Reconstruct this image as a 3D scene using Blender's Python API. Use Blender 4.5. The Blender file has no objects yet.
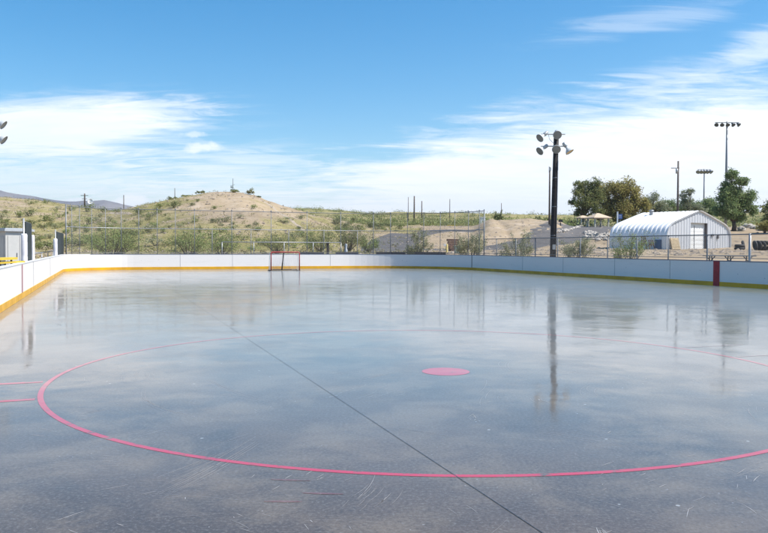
import bpy, math, random
from mathutils import Vector, Matrix, noise
random.seed(11)
R = math.radians
S = bpy.context.scene
COL = S.collection

# ------------------------------------------------------------------ camera numbers (photo 768x533)
F = 759.0
CX, CY = 384.0, 266.5
EYE = 1.59
PITCH = math.atan((266.5-247.2)/F)
ROLL = R(0.2)
CAM_ROT = (Matrix.Rotation(R(90)-PITCH, 3, 'X') @ Matrix.Rotation(ROLL, 3, 'Z'))

def ray(px, py):
    return (CAM_ROT @ Vector(((px-CX)/F, -(py-CY)/F, -1.0))).normalized()
def at(px, py, D):
    d = ray(px, py); return Vector((0, 0, EYE)) + d*(D/d.y)
def plane(px, py, z=0.0):
    d = ray(px, py); return Vector((0, 0, EYE)) + d*((z-EYE)/d.z)

TH = R(20.3)
ct, st = math.cos(TH), math.sin(TH)
def W(n, u, z=0.0):            # rink coordinates (across, along) to world
    return Vector((n*ct-u*st, n*st+u*ct, z))
def NU(X, Y):
    return X*ct+Y*st, -X*st+Y*ct
N0, N1, U0, U1 = -2.3, 24.3, -5.0, 54.2

# ------------------------------------------------------------------ object helpers
def tag(o, label=None, cat=None, group=None, kind=None):
    if label: o['label'] = label
    if cat: o['category'] = cat
    if group: o['group'] = group
    if kind: o['kind'] = kind
    return o
def empty(name, loc=(0, 0, 0), rz=0.0):
    o = bpy.data.objects.new(name, None); COL.objects.link(o)
    o.location = loc; o.rotation_euler = (0, 0, rz); o.empty_display_size = 0.3
    return o
def thing(name, label, cat, loc=(0, 0, 0), rz=0.0, group=None):
    return tag(empty(name, loc, rz), label, cat, group)
def dup(o, parent=None):
    c = o.copy(); COL.objects.link(c)
    if parent is not None: c.parent = parent
    for ch in list(o.children): dup(ch, c)
    return c

class MB:
    def __init__(self):
        self.v, self.f, self.m = [], [], []
    def add(self, vs, fs, mi=0):
        b = len(self.v)
        self.v += [tuple(p) for p in vs]
        for f in fs:
            self.f.append(tuple(i+b for i in f)); self.m.append(mi)
    def box(self, c, s, rot=None, mi=0):
        hx, hy, hz = s[0]/2, s[1]/2, s[2]/2
        vs = [Vector((x, y, z)) for x in (-hx, hx) for y in (-hy, hy) for z in (-hz, hz)]
        if rot is not None: vs = [rot @ p for p in vs]
        c = Vector(c); vs = [p+c for p in vs]
        self.add(vs, [(0, 1, 3, 2), (4, 6, 7, 5), (0, 4, 5, 1), (2, 3, 7, 6), (0, 2, 6, 4), (1, 5, 7, 3)], mi)
        return self
    def tube(self, pts, rad, n=6, mi=0, cap=True):
        pts = [Vector(p) for p in pts]
        if not isinstance(rad, (list, tuple)): rad = [rad]*len(pts)
        vs = []
        up = None
        for i, p in enumerate(pts):
            t = (pts[min(i+1, len(pts)-1)]-pts[max(i-1, 0)]).normalized()
            if up is None or abs(up.dot(t)) > .95:
                up = Vector((0, 0, 1)) if abs(t.z) < .9 else Vector((1, 0, 0))
            a = t.cross(up).normalized(); b = a.cross(t).normalized(); up = b
            for k in range(n):
                q = 2*math.pi*k/n
                vs.append(p+(a*math.cos(q)+b*math.sin(q))*rad[i])
        fs = []
        for i in range(len(pts)-1):
            for k in range(n):
                k2 = (k+1) % n
                fs.append((i*n+k, i*n+k2, (i+1)*n+k2, (i+1)*n+k))
        if cap:
            fs.append(tuple(range(n-1, -1, -1))); fs.append(tuple((len(pts)-1)*n+k for k in range(n)))
        self.add(vs, fs, mi); return self
    def lathe(self, prof, M, n=16, mi=0):
        """prof: list of (r, z); M 4x4"""
        vs = []
        for r, z in prof:
            for k in range(n):
                q = 2*math.pi*k/n
                vs.append(M @ Vector((r*math.cos(q), r*math.sin(q), z)))
        fs = []
        for i in range(len(prof)-1):
            for k in range(n):
                k2 = (k+1) % n
                fs.append((i*n+k, i*n+k2, (i+1)*n+k2, (i+1)*n+k))
        self.add(vs, fs, mi); return self
    def grid(self, rows, mi=0, flip=False):
        n = len(rows[0]); vs = [p for r in rows for p in r]; fs = []
        for i in range(len(rows)-1):
            for k in range(n-1):
                f = (i*n+k, i*n+k+1, (i+1)*n+k+1, (i+1)*n+k)
                fs.append(f[::-1] if flip else f)
        self.add(vs, fs, mi); return self
    def leaf(self, c, s, mi=0, rnd=random, up=0.0):
        a = Vector((rnd.gauss(0, 1), rnd.gauss(0, 1), rnd.gauss(0, 1)+up)).normalized()
        b = a.cross(Vector((rnd.gauss(0, 1), rnd.gauss(0, 1), rnd.gauss(0, 1)))).normalized()
        a = a*(s*rnd.uniform(.7, 1.3)); b = b*(s*.45)
        c = Vector(c)
        self.add([c-a, c-b*.9, c+a, c+b*.9], [(0, 1, 2, 3)], mi)
    def build(self, name, mats, parent=None, smooth=False, loc=None):
        me = bpy.data.meshes.new(name)
        me.from_pydata(self.v, [], self.f)
        if not isinstance(mats, (list, tuple)): mats = [mats]
        for m in mats: me.materials.append(m)
        if len(mats) > 1: me.polygons.foreach_set('material_index', self.m)
        if smooth: me.polygons.foreach_set('use_smooth', [True]*len(me.polygons))
        me.update()
        o = bpy.data.objects.new(name, me); COL.objects.link(o)
        if parent is not None: o.parent = parent
        if loc is not None: o.location = loc
        return o

# ------------------------------------------------------------------ materials
class NT:
    def __init__(self, tree): self.t = tree; self.n = tree.nodes; self.l = tree.links
    def node(self, typ, **kw):
        nd = self.n.new(typ)
        for k, v in kw.items(): setattr(nd, k, v)
        return nd
    def put(self, sock, val):
        if hasattr(val, 'is_output') or isinstance(val, bpy.types.NodeSocket): self.l.new(val, sock)
        else: sock.default_value = val
    def math(self, op, a, b=0.0, c=0.0, clamp=False):
        nd = self.node('ShaderNodeMath', operation=op); nd.use_clamp = clamp
        self.put(nd.inputs[0], a); self.put(nd.inputs[1], b); self.put(nd.inputs[2], c)
        return nd.outputs[0]
    def mix(self, fac, a, b):
        nd = self.node('ShaderNodeMix', data_type='RGBA')
        self.put(nd.inputs[0], fac)
        self.put(nd.inputs[6], a if hasattr(a, 'is_output') else (*a, 1) if len(a) == 3 else a)
        self.put(nd.inputs[7], b if hasattr(b, 'is_output') else (*b, 1) if len(b) == 3 else b)
        return nd.outputs[2]
    def noise(self, vec, scale, detail=4, rough=.55, dist=0.0):
        nd = self.node('ShaderNodeTexNoise')
        if vec is not None: self.l.new(vec, nd.inputs['Vector'])
        nd.inputs['Scale'].default_value = scale; nd.inputs['Detail'].default_value = detail
        nd.inputs['Roughness'].default_value = rough; nd.inputs['Distortion'].default_value = dist
        return nd.outputs[0]
    def ramp(self, val, lo, hi):
        nd = self.node('ShaderNodeMapRange'); nd.interpolation_type = 'SMOOTHSTEP'
        self.put(nd.inputs[0], val); self.put(nd.inputs[1], lo); self.put(nd.inputs[2], hi)
        nd.inputs[3].default_value = 0; nd.inputs[4].default_value = 1
        return nd.outputs[0]
    def coord(self, which='Object'):
        return self.node('ShaderNodeTexCoord').outputs[which]
    def scale(self, vec, s):
        nd = self.node('ShaderNodeMapping'); self.l.new(vec, nd.inputs['Vector']); nd.inputs['Scale'].default_value = s
        return nd.outputs[0]
    def bump(self, h, dist, strength=1.0, normal=None):
        nd = self.node('ShaderNodeBump'); self.l.new(h, nd.inputs['Height'])
        nd.inputs['Distance'].default_value = dist; nd.inputs['Strength'].default_value = strength
        if normal is not None: self.l.new(normal, nd.inputs['Normal'])
        return nd.outputs[0]

def mat(name):
    m = bpy.data.materials.new(name); m.use_nodes = True
    t = NT(m.node_tree); b = m.node_tree.nodes['Principled BSDF']
    return m, t, b
def simple(name, c, rough=.6, metal=0.0, var=.12, nscale=6.0, c2=None, spec=.5, bump=0.0, world=False):
    m, t, b = mat(name)
    v = t.coord('Object')
    f = t.noise(v, nscale, 5, .6)
    f = t.ramp(f, .3, .7)
    lo = tuple(x*(1-var) for x in c) if c2 is None else c2
    t.l.new(t.mix(f, lo, c), b.inputs['Base Color'])
    t.l.new(t.math('MULTIPLY_ADD', f, -.12, rough+.06), b.inputs['Roughness'])
    b.inputs['Metallic'].default_value = metal
    b.inputs['Specular IOR Level'].default_value = spec
    if bump:
        t.l.new(t.bump(t.noise(v, nscale*4, 4), bump), b.inputs['Normal'])
    return m
def leafmat(name, c, c2, nscale=.8, trans=.5, spec=.25):
    m, t, b = mat(name)
    g = t.node('ShaderNodeNewGeometry')
    v = t.coord('Object')
    f = t.ramp(t.noise(v, nscale, 3), .35, .65)
    r = g.outputs['Random Per Island']
    col = t.mix(f, c, c2)
    h = t.node('ShaderNodeHueSaturation'); t.l.new(col, h.inputs['Color'])
    t.l.new(t.math('MULTIPLY_ADD', r, .7, .65), h.inputs['Value'])
    t.l.new(t.math('MULTIPLY_ADD', r, .04, .48), h.inputs['Hue'])
    t.l.new(h.outputs[0], b.inputs['Base Color'])
    b.inputs['Roughness'].default_value = .6; b.inputs['Specular IOR Level'].default_value = spec
    tr = t.node('ShaderNodeBsdfTranslucent'); t.l.new(h.outputs[0], tr.inputs[0])
    ms = t.node('ShaderNodeMixShader'); ms.inputs[0].default_value = trans
    t.l.new(b.outputs[0], ms.inputs[1]); t.l.new(tr.outputs[0], ms.inputs[2])
    out = m.node_tree.nodes['Material Output']; t.l.new(ms.outputs[0], out.inputs[0])
    return m

def floor_material(name, paint=None):
    m, t, b = mat(name)
    v = t.coord('Object')
    big = t.noise(v, .22, 6, .6, .6)
    mid = t.noise(v, 1.1, 6, .62, .3)
    fine = t.noise(v, 38, 6, .8)
    s1 = t.ramp(big, .38, .64)
    s2 = t.ramp(mid, .42, .66)
    col = t.mix(s1, (.062, .044, .031), (.118, .083, .056))
    col = t.mix(t.math('MULTIPLY', s2, .75), col, (.185, .138, .090))
    drk = t.ramp(t.noise(v, .5, 5, .6, 1.2), .60, .74)
    col = t.mix(t.math('MULTIPLY', drk, .5), col, (.034, .028, .022))
    col = t.mix(t.math('MULTIPLY', t.ramp(fine, .48, .70), .7), col, (.20, .185, .165))
    col = t.mix(t.math('MULTIPLY', t.ramp(fine, .50, .34), .55), col, (.025, .023, .021))
    vo = t.node('ShaderNodeTexVoronoi'); t.l.new(v, vo.inputs['Vector']); vo.inputs['Scale'].default_value = 3.6
    sp = t.math('LESS_THAN', vo.outputs['Distance'], .05)
    sp = t.math('MULTIPLY', sp, t.math('GREATER_THAN', t.noise(v, 1.7, 2), .52))
    col = t.mix(t.math('MULTIPLY', sp, .55), col, (.5, .5, .48))
    v2 = t.node('ShaderNodeTexVoronoi'); t.l.new(v, v2.inputs['Vector']); v2.inputs['Scale'].default_value = 11
    s2_ = t.math('MULTIPLY', t.math('LESS_THAN', v2.outputs['Distance'], .07), t.math('GREATER_THAN', t.noise(v, 1.1, 3), .55))
    col = t.mix(t.math('MULTIPLY', s2_, .45), col, (.42, .41, .39))
    if paint is not None:
        wear = t.ramp(t.noise(v, 5.0, 5, .7), .32, .46)
        wear = t.math('MULTIPLY', t.math('MULTIPLY', wear, t.math('MULTIPLY_ADD', t.ramp(fine, .62, .42), .35, .65)), paint[1])
        col = t.mix(wear, col, paint[0])
    t.l.new(col, b.inputs['Base Color'])
    rr = t.math('MULTIPLY_ADD', t.ramp(t.noise(v, .8, 6, .6, .4), .35, .7), .10, .040)
    rr = t.math('MULTIPLY_ADD', t.ramp(t.noise(v, 9, 4, .6), .4, .75), .05, rr)
    b.inputs['Sheen Weight'].default_value = .58; b.inputs['Sheen Roughness'].default_value = .28; b.inputs['Sheen Tint'].default_value = (1, .93, .84, 1)
    b.inputs['IOR'].default_value = 1.47; t.l.new(rr, b.inputs['Roughness'])
    h1 = t.noise(v, .75, 2, .5)
    h2 = t.noise(v, 14, 3, .6)
    n1 = t.bump(h1, .0062)
    n1 = t.bump(t.noise(t.scale(v, (1, 1, 1)), 3.3, 2, .5), .0011, 1.0, n1)
    n2 = t.bump(h2, .00025, 1.0, n1)
    t.l.new(n2, b.inputs['Normal'])
    return m

M = {}
M['floor'] = floor_material('polished_concrete')
M['pink'] = floor_material('pink_floor_paint', ((.52, .014, .055), .97))
M['pinkfaint'] = floor_material('worn_pink_paint', ((.50, .05, .12), .15))
M['palepink'] = simple('faded_line_paint', (.55, .30, .32), .5)
M['joint'] = floor_material('joint_sealant', ((.012, .011, .010), .85))
M['scuff'] = simple('skate_scuff', (.34, .33, .32), .5, nscale=3)
def board_white():
    m, t, b = mat('white_plastic_board')
    v = t.coord('Object')
    st_ = t.ramp(t.noise(t.scale(v, (.6, .6, 5)), 1.0, 5, .65), .5, .8)
    col = t.mix(t.math('MULTIPLY', st_, .22), (.84, .80, .755), (.56, .54, .51))
    sc = t.ramp(t.noise(t.scale(v, (1.2, 1.2, 14)), 2.0, 4, .7), .62, .74)
    col = t.mix(t.math('MULTIPLY', sc, .3), col, (.35, .35, .36))
    vo = t.node('ShaderNodeTexVoronoi'); t.l.new(t.scale(v, (1, 1, 1.4)), vo.inputs['Vector']); vo.inputs['Scale'].default_value = 2.6
    pk = t.math('MULTIPLY', t.ramp(vo.outputs['Distance'], .10, .03), t.math('GREATER_THAN', t.noise(v, .9, 2), .50))
    col = t.mix(t.math('MULTIPLY', pk, .55), col, (.16, .16, .17))
    t.l.new(col, b.inputs['Base Color']); b.inputs['Roughness'].default_value = .42
    return m
M['board'] = board_white()
M['kick'] = simple('yellow_kick_plate', (.80, .43, .012), .4, var=.25, nscale=1.4, c2=(.62, .32, .018))
M['cap'] = simple('blue_grey_cap_rail', (.10, .13, .19), .45)
M['capw'] = simple('white_cap_rail', (.74, .74, .74), .45)
M['seam'] = simple('board_seam', (.30, .31, .33), .6)
M['redline'] = simple('red_line_paint', (.42, .015, .03), .45, var=.3, nscale=8)
M['galv'] = simple('galvanised_pipe', (.36, .37, .38), .45, .55, nscale=12)
M['galvdark'] = simple('weathered_pipe', (.19, .20, .21), .5, .4, nscale=12)
M['wire'] = simple('chain_link_wire', (.17, .175, .175), .5, .5)
M['goalred'] = simple('red_goal_paint', (.50, .07, .065), .4, var=.25)
M['goaldark'] = simple('dark_goal_steel', (.06, .065, .075), .5)
M['net'] = simple('white_goal_net', (.78, .78, .76), .8)
M['wood'] = simple('creosoted_pole_wood', (.040, .033, .030), .8, var=.4, nscale=7, bump=.004)
M['woodgrey'] = simple('weathered_pole_wood', (.13, .105, .09), .85, var=.35, nscale=5)
M['lampgrey'] = simple('lamp_casting', (.40, .42, .42), .45, .3)
M['lampwhite'] = simple('lamp_reflector_skin', (.58, .60, .59), .4)
M['lens'] = simple('lamp_glass', (.30, .315, .30), .15, .0)
M['lensy'] = simple('yellow_lamp_glass', (.62, .45, .20), .2)
M['steel'] = simple('grey_mast_steel', (.24, .25, .26), .5, .4)
M['darksteel'] = simple('dark_mast_steel', (.09, .10, .10), .5, .3)
def dirty_steel(name, c, amt):
    m, t, b = mat(name); v = t.coord('Object')
    st_ = t.ramp(t.noise(t.scale(v, (2.2, 2.2, .22)), 1.0, 6, .65), .50, .74)
    col = t.mix(t.math('MULTIPLY', st_, amt), c, (.36, .31, .26))
    ru = t.ramp(t.noise(t.scale(v, (3.0, 3.0, .5)), 1.3, 6, .7), .66, .76)
    col = t.mix(t.math('MULTIPLY', ru, amt*.9), col, (.22, .12, .07))
    t.l.new(col, b.inputs['Base Color']); b.inputs['Roughness'].default_value = .42; b.inputs['Metallic'].default_value = .1
    return m
M['quonset'] = dirty_steel('white_corrugated_steel', (.76, .76, .76), .10)
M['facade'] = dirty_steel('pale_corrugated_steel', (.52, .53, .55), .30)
M['door'] = simple('white_roller_door', (.72, .72, .70), .5, var=.06)
M['doorframe'] = simple('dark_door_frame', (.12, .11, .11), .6)
M['tan'] = simple('tan_shelter_roof', (.56, .43, .30), .7, var=.1)
M['cream'] = simple('cream_post', (.50, .47, .38), .7)
M['asphalt'] = simple('worn_asphalt', (.135, .125, .118), .9, var=.25, nscale=.6, spec=.25)
M['trail'] = simple('pale_bare_dirt', (.42, .345, .26), .95, var=.25, nscale=.7, spec=.15)
M['stone'] = simple('desert_stone', (.36, .30, .24), .95, var=.4, nscale=.4, spec=.15)
M['whiterock'] = simple('pale_boulder', (.50, .45, .39), .9, var=.35, nscale=2.5, bump=.03)
M['brownrock'] = simple('rust_brown_timber', (.17, .085, .06), .85, var=.4, nscale=4)
M['pallet'] = simple('raw_pallet_wood', (.62, .49, .31), .8, var=.2, nscale=5)
M['tyre'] = simple('old_black_rubber', (.055, .053, .052), .85)
M['screen'] = simple('dark_windscreen_mesh', (.030, .042, .045), .8, var=.35, nscale=5)
M['pad'] = simple('white_post_padding', (.76, .74, .76), .55, var=.1)
M['cabinet'] = simple('pale_grey_cabinet', (.50, .49, .46), .55, var=.1, nscale=2)
M['cabinetroof'] = simple('cabinet_lid_metal', (.42, .44, .46), .5)
M['yellow'] = simple('yellow_bench_paint', (.75, .52, .05), .5, var=.2)
M['yellowpost'] = simple('yellow_bollard_paint', (.70, .56, .22), .6)
M['darkwood'] = simple('dark_timber', (.075, .06, .055), .85, var=.4)
M['grill'] = simple('black_iron', (.02, .02, .02), .7)
M['bluesign'] = simple('blue_sign_face', (.05, .11, .30), .5)
M['whitepaint'] = simple('white_paint', (.78, .78, .77), .5, var=.06)
M['greybox'] = simple('grey_green_utility_box', (.34, .39, .36), .6)
M['bark'] = simple('tree_bark', (.10, .075, .055), .9, var=.35, nscale=4)
M['twig'] = simple('shrub_twig', (.13, .105, .075), .9, var=.3)
M['leafdark'] = leafmat('dark_tree_leaves', (.16, .185, .07), (.25, .25, .10))
M['leafolive'] = leafmat('olive_tree_leaves', (.29, .26, .09), (.40, .34, .13), .5)
M['leafgreen'] = leafmat('green_tree_leaves', (.17, .23, .09), (.26, .31, .14))
M['leafpale'] = leafmat('pale_tree_leaves', (0.213, 0.239, 0.142), (0.304, 0.313, 0.203))
M['shrubgrey'] = leafmat('grey_green_shrub_leaves', (0.287, 0.295, 0.171), (0.388, 0.372, 0.225), 1.2, .3)
M['shrubgreen'] = leafmat('olive_shrub_leaves', (.215, .27, .085), (.29, .32, .12), 1.0, .3)
M['scrub'] = leafmat('hillside_scrub_leaves', (.21, .24, .085), (.31, .31, .12), .5, .3)
M['scrubdark'] = leafmat('dark_scrub_leaves', (0.158, 0.182, 0.078), (0.267, 0.267, 0.121), .5, .3)
M['weed'] = leafmat('dry_weed_blades', (0.237, 0.225, 0.094), (0.375, 0.312, 0.163), .05, .3)
M['flower'] = leafmat('yellow_brush_flowers', (.55, .40, .03), (.40, .33, .05), 1.0, .3)

def terrain_material():
    m, t, b = mat('desert_ground')
    v = t.coord('Object')
    at_ = t.node('ShaderNodeAttribute'); at_.attribute_name = 'veg'
    veg = at_.outputs['Fac']
    n1 = t.noise(v, .035, 6, .6, .5)
    n2 = t.noise(v, .30, 6, .65)
    n3 = t.noise(v, 2.6, 5, .7)
    dirt = t.mix(t.ramp(n1, .35, .65), (.37, .283, .185), (.30, .23, .15))
    dirt = t.mix(t.math('MULTIPLY', t.ramp(n2, .45, .75), .6), dirt, (.52, .43, .34))
    dirt = t.mix(t.math('MULTIPLY', t.ramp(n3, .5, .8), .5), dirt, (.20, .15, .11))
    grn = t.mix(t.ramp(n2, .35, .6), (.180, .170, .056), (.285, .248, .092))
    k = t.math('MULTIPLY_ADD', t.math('SUBTRACT', t.noise(v, .11, 7, .68), .5), 2.4, veg)
    k = t.math('MULTIPLY_ADD', t.math('SUBTRACT', n3, .5), .9, k)
    col = t.mix(t.math('MULTIPLY', t.ramp(k, .30, .80), .85), dirt, grn)
    t.l.new(col, b.inputs['Base Color'])
    b.inputs['Roughness'].default_value = .95; b.inputs['Specular IOR Level'].default_value = .15
    h = t.math('MULTIPLY_ADD', n3, .25, n2)
    t.l.new(t.bump(h, .5, .6), b.inputs['Normal'])
    return m
M['ground'] = terrain_material()
def mountain_material():
    m, t, b = mat('bare_mountain_rock')
    v = t.coord('Object')
    n = t.noise(v, .006, 7, .65)
    t.l.new(t.mix(t.ramp(n, .35, .65), (.115, .105, .11), (.19, .17, .165)), b.inputs['Base Color'])
    b.inputs['Roughness'].default_value = .95
    return m
M['mountain'] = mountain_material()

# ------------------------------------------------------------------ terrain
def lerp_table(tab, x):
    if x <= tab[0][0]: return tab[0][1]
    for (a, ya), (b, yb) in zip(tab, tab[1:]):
        if x <= b:
            q = (x-a)/(b-a); q = q*q*(3-2*q)*.5+q*.5
            return ya+(yb-ya)*q
    return tab[-1][1]
def sstep(a, b, x):
    q = max(0.0, min(1.0, (x-a)/(b-a))); return q*q*(3-2*q)
HZ = lambda p: 247.2+(p-384)*math.tan(ROLL)
BASE = [(0, .0), (20, .25), (34, .62), (45, .75), (60, .95), (80, 1.30), (97, 1.42), (106, 1.9), (120, 3.1), (150, 5.6), (165, 6.2), (250, 9.6), (400, 16.5), (620, 27.2), (700, 26), (900, 10), (1300, -30)]
FAR = [(-400, 205), (0, 211), (60, 212), (150, 212), (270, 209.5), (300, 208.6), (318, 209.2), (340, 210.8), (372, 213.6), (396, 212.6), (410, 212.8), (440, 214), (480, 214.8), (550, 216), (650, 215.4), (768, 214), (1100, 212)]
HILLA = [(-500, 190), (-200, 192), (0, 197.3), (30, 200.5), (60, 204.5), (90, 208.2), (110, 212), (130, 218), (160, 230), (190, 246)]
HILLB = [(20, 247), (60, 240), (90, 226), (110, 215.5), (130, 208.8), (150, 203.2), (170, 198.6), (190, 194.6), (215, 192.2), (240, 192.3), (255, 195.2), (270, 201), (285, 207), (300, 212), (320, 219), (345, 231), (372, 247)]
def rink_dist(X, Y):
    n, u = NU(X, Y)
    dn = max(N0-n, 0, n-N1); du = max(U0-u, 0, u-U1)
    return math.hypot(dn, du)
def zt(X, Y):
    r = math.hypot(X, Y)
    d = rink_dist(X, Y)
    if Y < 1.0:
        return -.12+.5*sstep(.6, 6, d)
    p = 384+759*X/Y
    p = max(-600, min(1500, p))
    D = Y*1.0
    base = lerp_table(BASE, max(D, min(r, 60)*.8))
    zf = EYE+(HZ(p)-lerp_table(FAR, p))/759*620
    base *= 1+(zf/27.2-1)*sstep(180, 560, D)
    # dirt bank at the right of the road
    bank = 1.5*sstep(470, 492, p)*(1-sstep(552, 575, p))*sstep(112, 124, D)*(1-sstep(150, 175, D))
    z = base+bank*(1+.3*noise.fractal(Vector((X*.25, Y*.10, 9.3)), 1.0, 2.0, 4))
    if bank > .05: z -= .22*math.exp(-((p-(508-(D-118)*.35))/3.0)**2)
    hn = 0.0
    if p < 420:
        a = EYE+(HZ(p)-lerp_table(HILLA, p))/759*190
        pa = sstep(70, 196, D)*(1-sstep(200, 330, D))
        b = EYE+(HZ(p)-lerp_table(HILLB, p))/759*150
        pb = (.45*sstep(70, 152, D)+.55*max(0, min(1, (D-74)/76)))*(1-sstep(154, 270, D))
        za, zb = a*pa, b*pb
        k = 1.2
        m = max(z, za, zb)
        z = m+k*math.log(math.exp((z-m)/k)+math.exp((za-m)/k)+math.exp((zb-m)/k))-k*math.log(1+2*math.exp(-max(0.0, m-1)/k))
        hn = max(pa*.8, pb)*sstep(1, 5, z)
    nz = noise.fractal(Vector((X*.06, Y*.06, 1.7)), 1.0, 2.0, 5)
    z += nz*(.12+.75*hn*(1-.6*sstep(125, 150, D)*(1 if p < 300 else 0)))*sstep(58, 85, D)
    z += noise.noise(Vector((X*.012, Y*.02, 4.1)))*3.5*sstep(230, 420, D)*(1-sstep(540, 600, D))
    return -.12+(z+.12)*sstep(.5, 6.0, d)
def hit(px, py, dmax=700):
    d = ray(px, py); D = 57.0; o = Vector((0, 0, EYE)); last = None
    while D < dmax:
        q = o+d*(D/d.y)
        if q.z <= zt(q.x, q.y):
            return Vector((q.x, q.y, zt(q.x, q.y)))
        last = q; D *= 1.006
    return Vector((last.x, last.y, zt(last.x, last.y)))
def on(px, D):
    X = (px-384)/759*D; return Vector((X, D, zt(X, D)))

def vegf(X, Y):
    if Y < 5: return .1
    p = 384+759*X/Y; z = zt(X, Y)
    v = .18
    if p < 420:
        v = .64
        if p < 70: v = .50
        v -= .62*math.exp(-((p-240)/(58 if p < 240 else 70))**2)*sstep(3.0, 8.0, z)
        v += .25*math.exp(-((p-150)/45)**2)*sstep(4, 8, z)
        v += .15*(1-sstep(3, 6, z))
        if Y < 78: v = .15+.3*sstep(64, 78, Y)
        if p > 330: v -= .35*(1-sstep(120, 150, Y))*sstep(330, 370, p)
    else:
        v = .08+.05*sstep(60, 100, Y)
    v = v+(.85-v)*sstep(160, 210, Y)
    return v

azs = []
a = -180.0
while a < 180:
    azs.append(a)
    q = abs(a)
    a += .16 if q < 31 else (.6 if q < 50 else 4.0)
ds = [3.0]
while ds[-1] < 1300:
    d_ = ds[-1]; ds.append(d_+max(.6, d_*.0135))
rows = []
for d_ in ds:
    row = []
    for a in azs:
        ra = R(a); X = d_*math.sin(ra)/max(.35, abs(math.cos(ra))) if abs(a) < 60 else d_*math.sin(ra)
        Y = d_ if abs(a) < 60 else d_*math.cos(ra)
        if abs(a) < 60: X = d_*math.tan(ra)
        row.append((X, Y, zt(X, Y)))
    rows.append(row)
nA = len(azs)
verts = [p for r_ in rows for p in r_]+[(0, 0, -.12)]
faces = []
for i in range(len(ds)-1):
    for k in range(nA):
        k2 = (k+1) % nA
        faces.append((i*nA+k, i*nA+k2, (i+1)*nA+k2, (i+1)*nA+k)[::-1])
for k in range(nA): faces.append((len(verts)-1, (k+1) % nA, k)[::-1])
me = bpy.data.meshes.new('ground'); me.from_pydata(verts, [], faces); me.materials.append(M['ground'])
at_ = me.attributes.new('veg', 'FLOAT', 'POINT')
at_.data.foreach_set('value', [vegf(x, y) for x, y, z in verts])
me.polygons.foreach_set('use_smooth', [True]*len(me.polygons)); me.update()
go = bpy.data.objects.new('ground', me); COL.objects.link(go); tag(go, 'tan desert dirt with green tinted hillsides', None, None, 'structure')

# far plain + mountains
RIDGE = [(-700, 182), (-300, 186), (-120, 186), (0, 189.8), (12, 192.7), (29, 194.6), (49, 198.5), (62, 200.6), (74, 201.5), (84, 200.4), (92, 201), (105, 200.3), (117, 203.2), (127, 205.4), (137, 207.5), (160, 211), (200, 216), (260, 222), (420, 228), (900, 226), (1500, 222)]
MD = 3600.0
rows = []
for j, q in enumerate([0, .12, .25, .4, .55, .7, .82, .92, 1.0, 1.12, 1.3, 1.6]):
    row = []
    for i in range(0, 321):
        p = -700+i*(2200/320)
        D = 2300+q*(MD-2300)
        zr = (HZ(p)-lerp_table(RIDGE, p))/759*MD+EYE
        X = (p-384)/759*D
        pr = (q**1.3) if q <= 1 else max(0, 1-(q-1)*1.6)
        nn = noise.fractal(Vector((X*.0022, D*.0022, 7.7)), .9, 2.1, 6)
        fold = abs(noise.noise(Vector((X*.004, D*.0012, 3.3))))
        z = -20+(zr+20)*pr*(1-.30*fold*(1-abs(2*min(q, 1)-1))) + nn*22*pr*(.2 if q == 1 else 1)
        row.append((X, D, z))
    rows.append(row)
mb = MB(); mb.grid(rows); tag(mb.build('mountains', M['mountain'], smooth=True), 'blue grey desert mountains on the skyline at left', None, None, 'structure')
mb = MB()
mb.add([(-9000, -9000, -34), (9000, -9000, -34), (9000, 9000, -34), (-9000, 9000, -34)], [(0, 1, 2, 3)])
tag(mb.build('plain', M['ground']), 'flat desert plain beyond the hills', None, None, 'structure')

# ------------------------------------------------------------------ rink
def rink_path(off=0.0, rl=4.2, rr=7.5, step=10):
    """closed outline (n,u): starts near left, goes along left wall up, end wall, right wall down, near end"""
    n0, n1, u0, u1 = N0-off, N1+off, U0-off, U1+off
    rl += off; rr += off
    pts = []
    def arc(cn, cu, r, a0, a1, k):
        for i in range(k+1):
            a = R(a0+(a1-a0)*i/k); pts.append((cn+r*math.cos(a), cu+r*math.sin(a)))
    def line(p, q, k):
        for i in range(1, k): pts.append((p[0]+(q[0]-p[0])*i/k, p[1]+(q[1]-p[1])*i/k))
    arc(n0+rl, u0+rl, rl, 270, 180, 14)
    line((n0, u0+rl), (n0, u1-rl), 40)
    arc(n0+rl, u1-rl, rl, 180, 90, 18)
    line((n0+rl, u1), (n1-rr, u1), 20)
    arc(n1-rr, u1-rr, rr, 90, 0, 26)
    line((n1, u1-rr), (n1, u0+rr), 40)
    arc(n1-rr, u0+rr, rr, 0, -90, 14)
    line((n1-rr, u0), (n0+rl, u0), 20)
    return pts
def outline_strip(profile, name, m, parent, rng=None, smooth=False):
    """sweep a closed (off,z) profile round the rink"""
    mb = MB(); rings = [rink_path(o) for o, z in profile]
    L = len(rings[0]); idx = list(range(L)) if rng is None else list(range(*rng))
    rows = []
    for (o, z), rg in list(zip(profile, rings))+[(profile[0], rings[0])]:
        row = [W(rg[i][0], rg[i][1], z) for i in idx]
        if rng is None: row.append(row[0])
        rows.append(row)
    mb.grid(rows)
    return mb.build(name, m, parent, smooth=smooth)

mb = MB()
pf = [W(n, u, 0) for n, u in rink_path(.05)]
mb.add(pf, [tuple(range(len(pf)))[::-1]])
fl = mb.build('rink_floor', M['floor']); tag(fl, 'dark glossy sealed concrete rink floor', None, None, 'structure')

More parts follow.
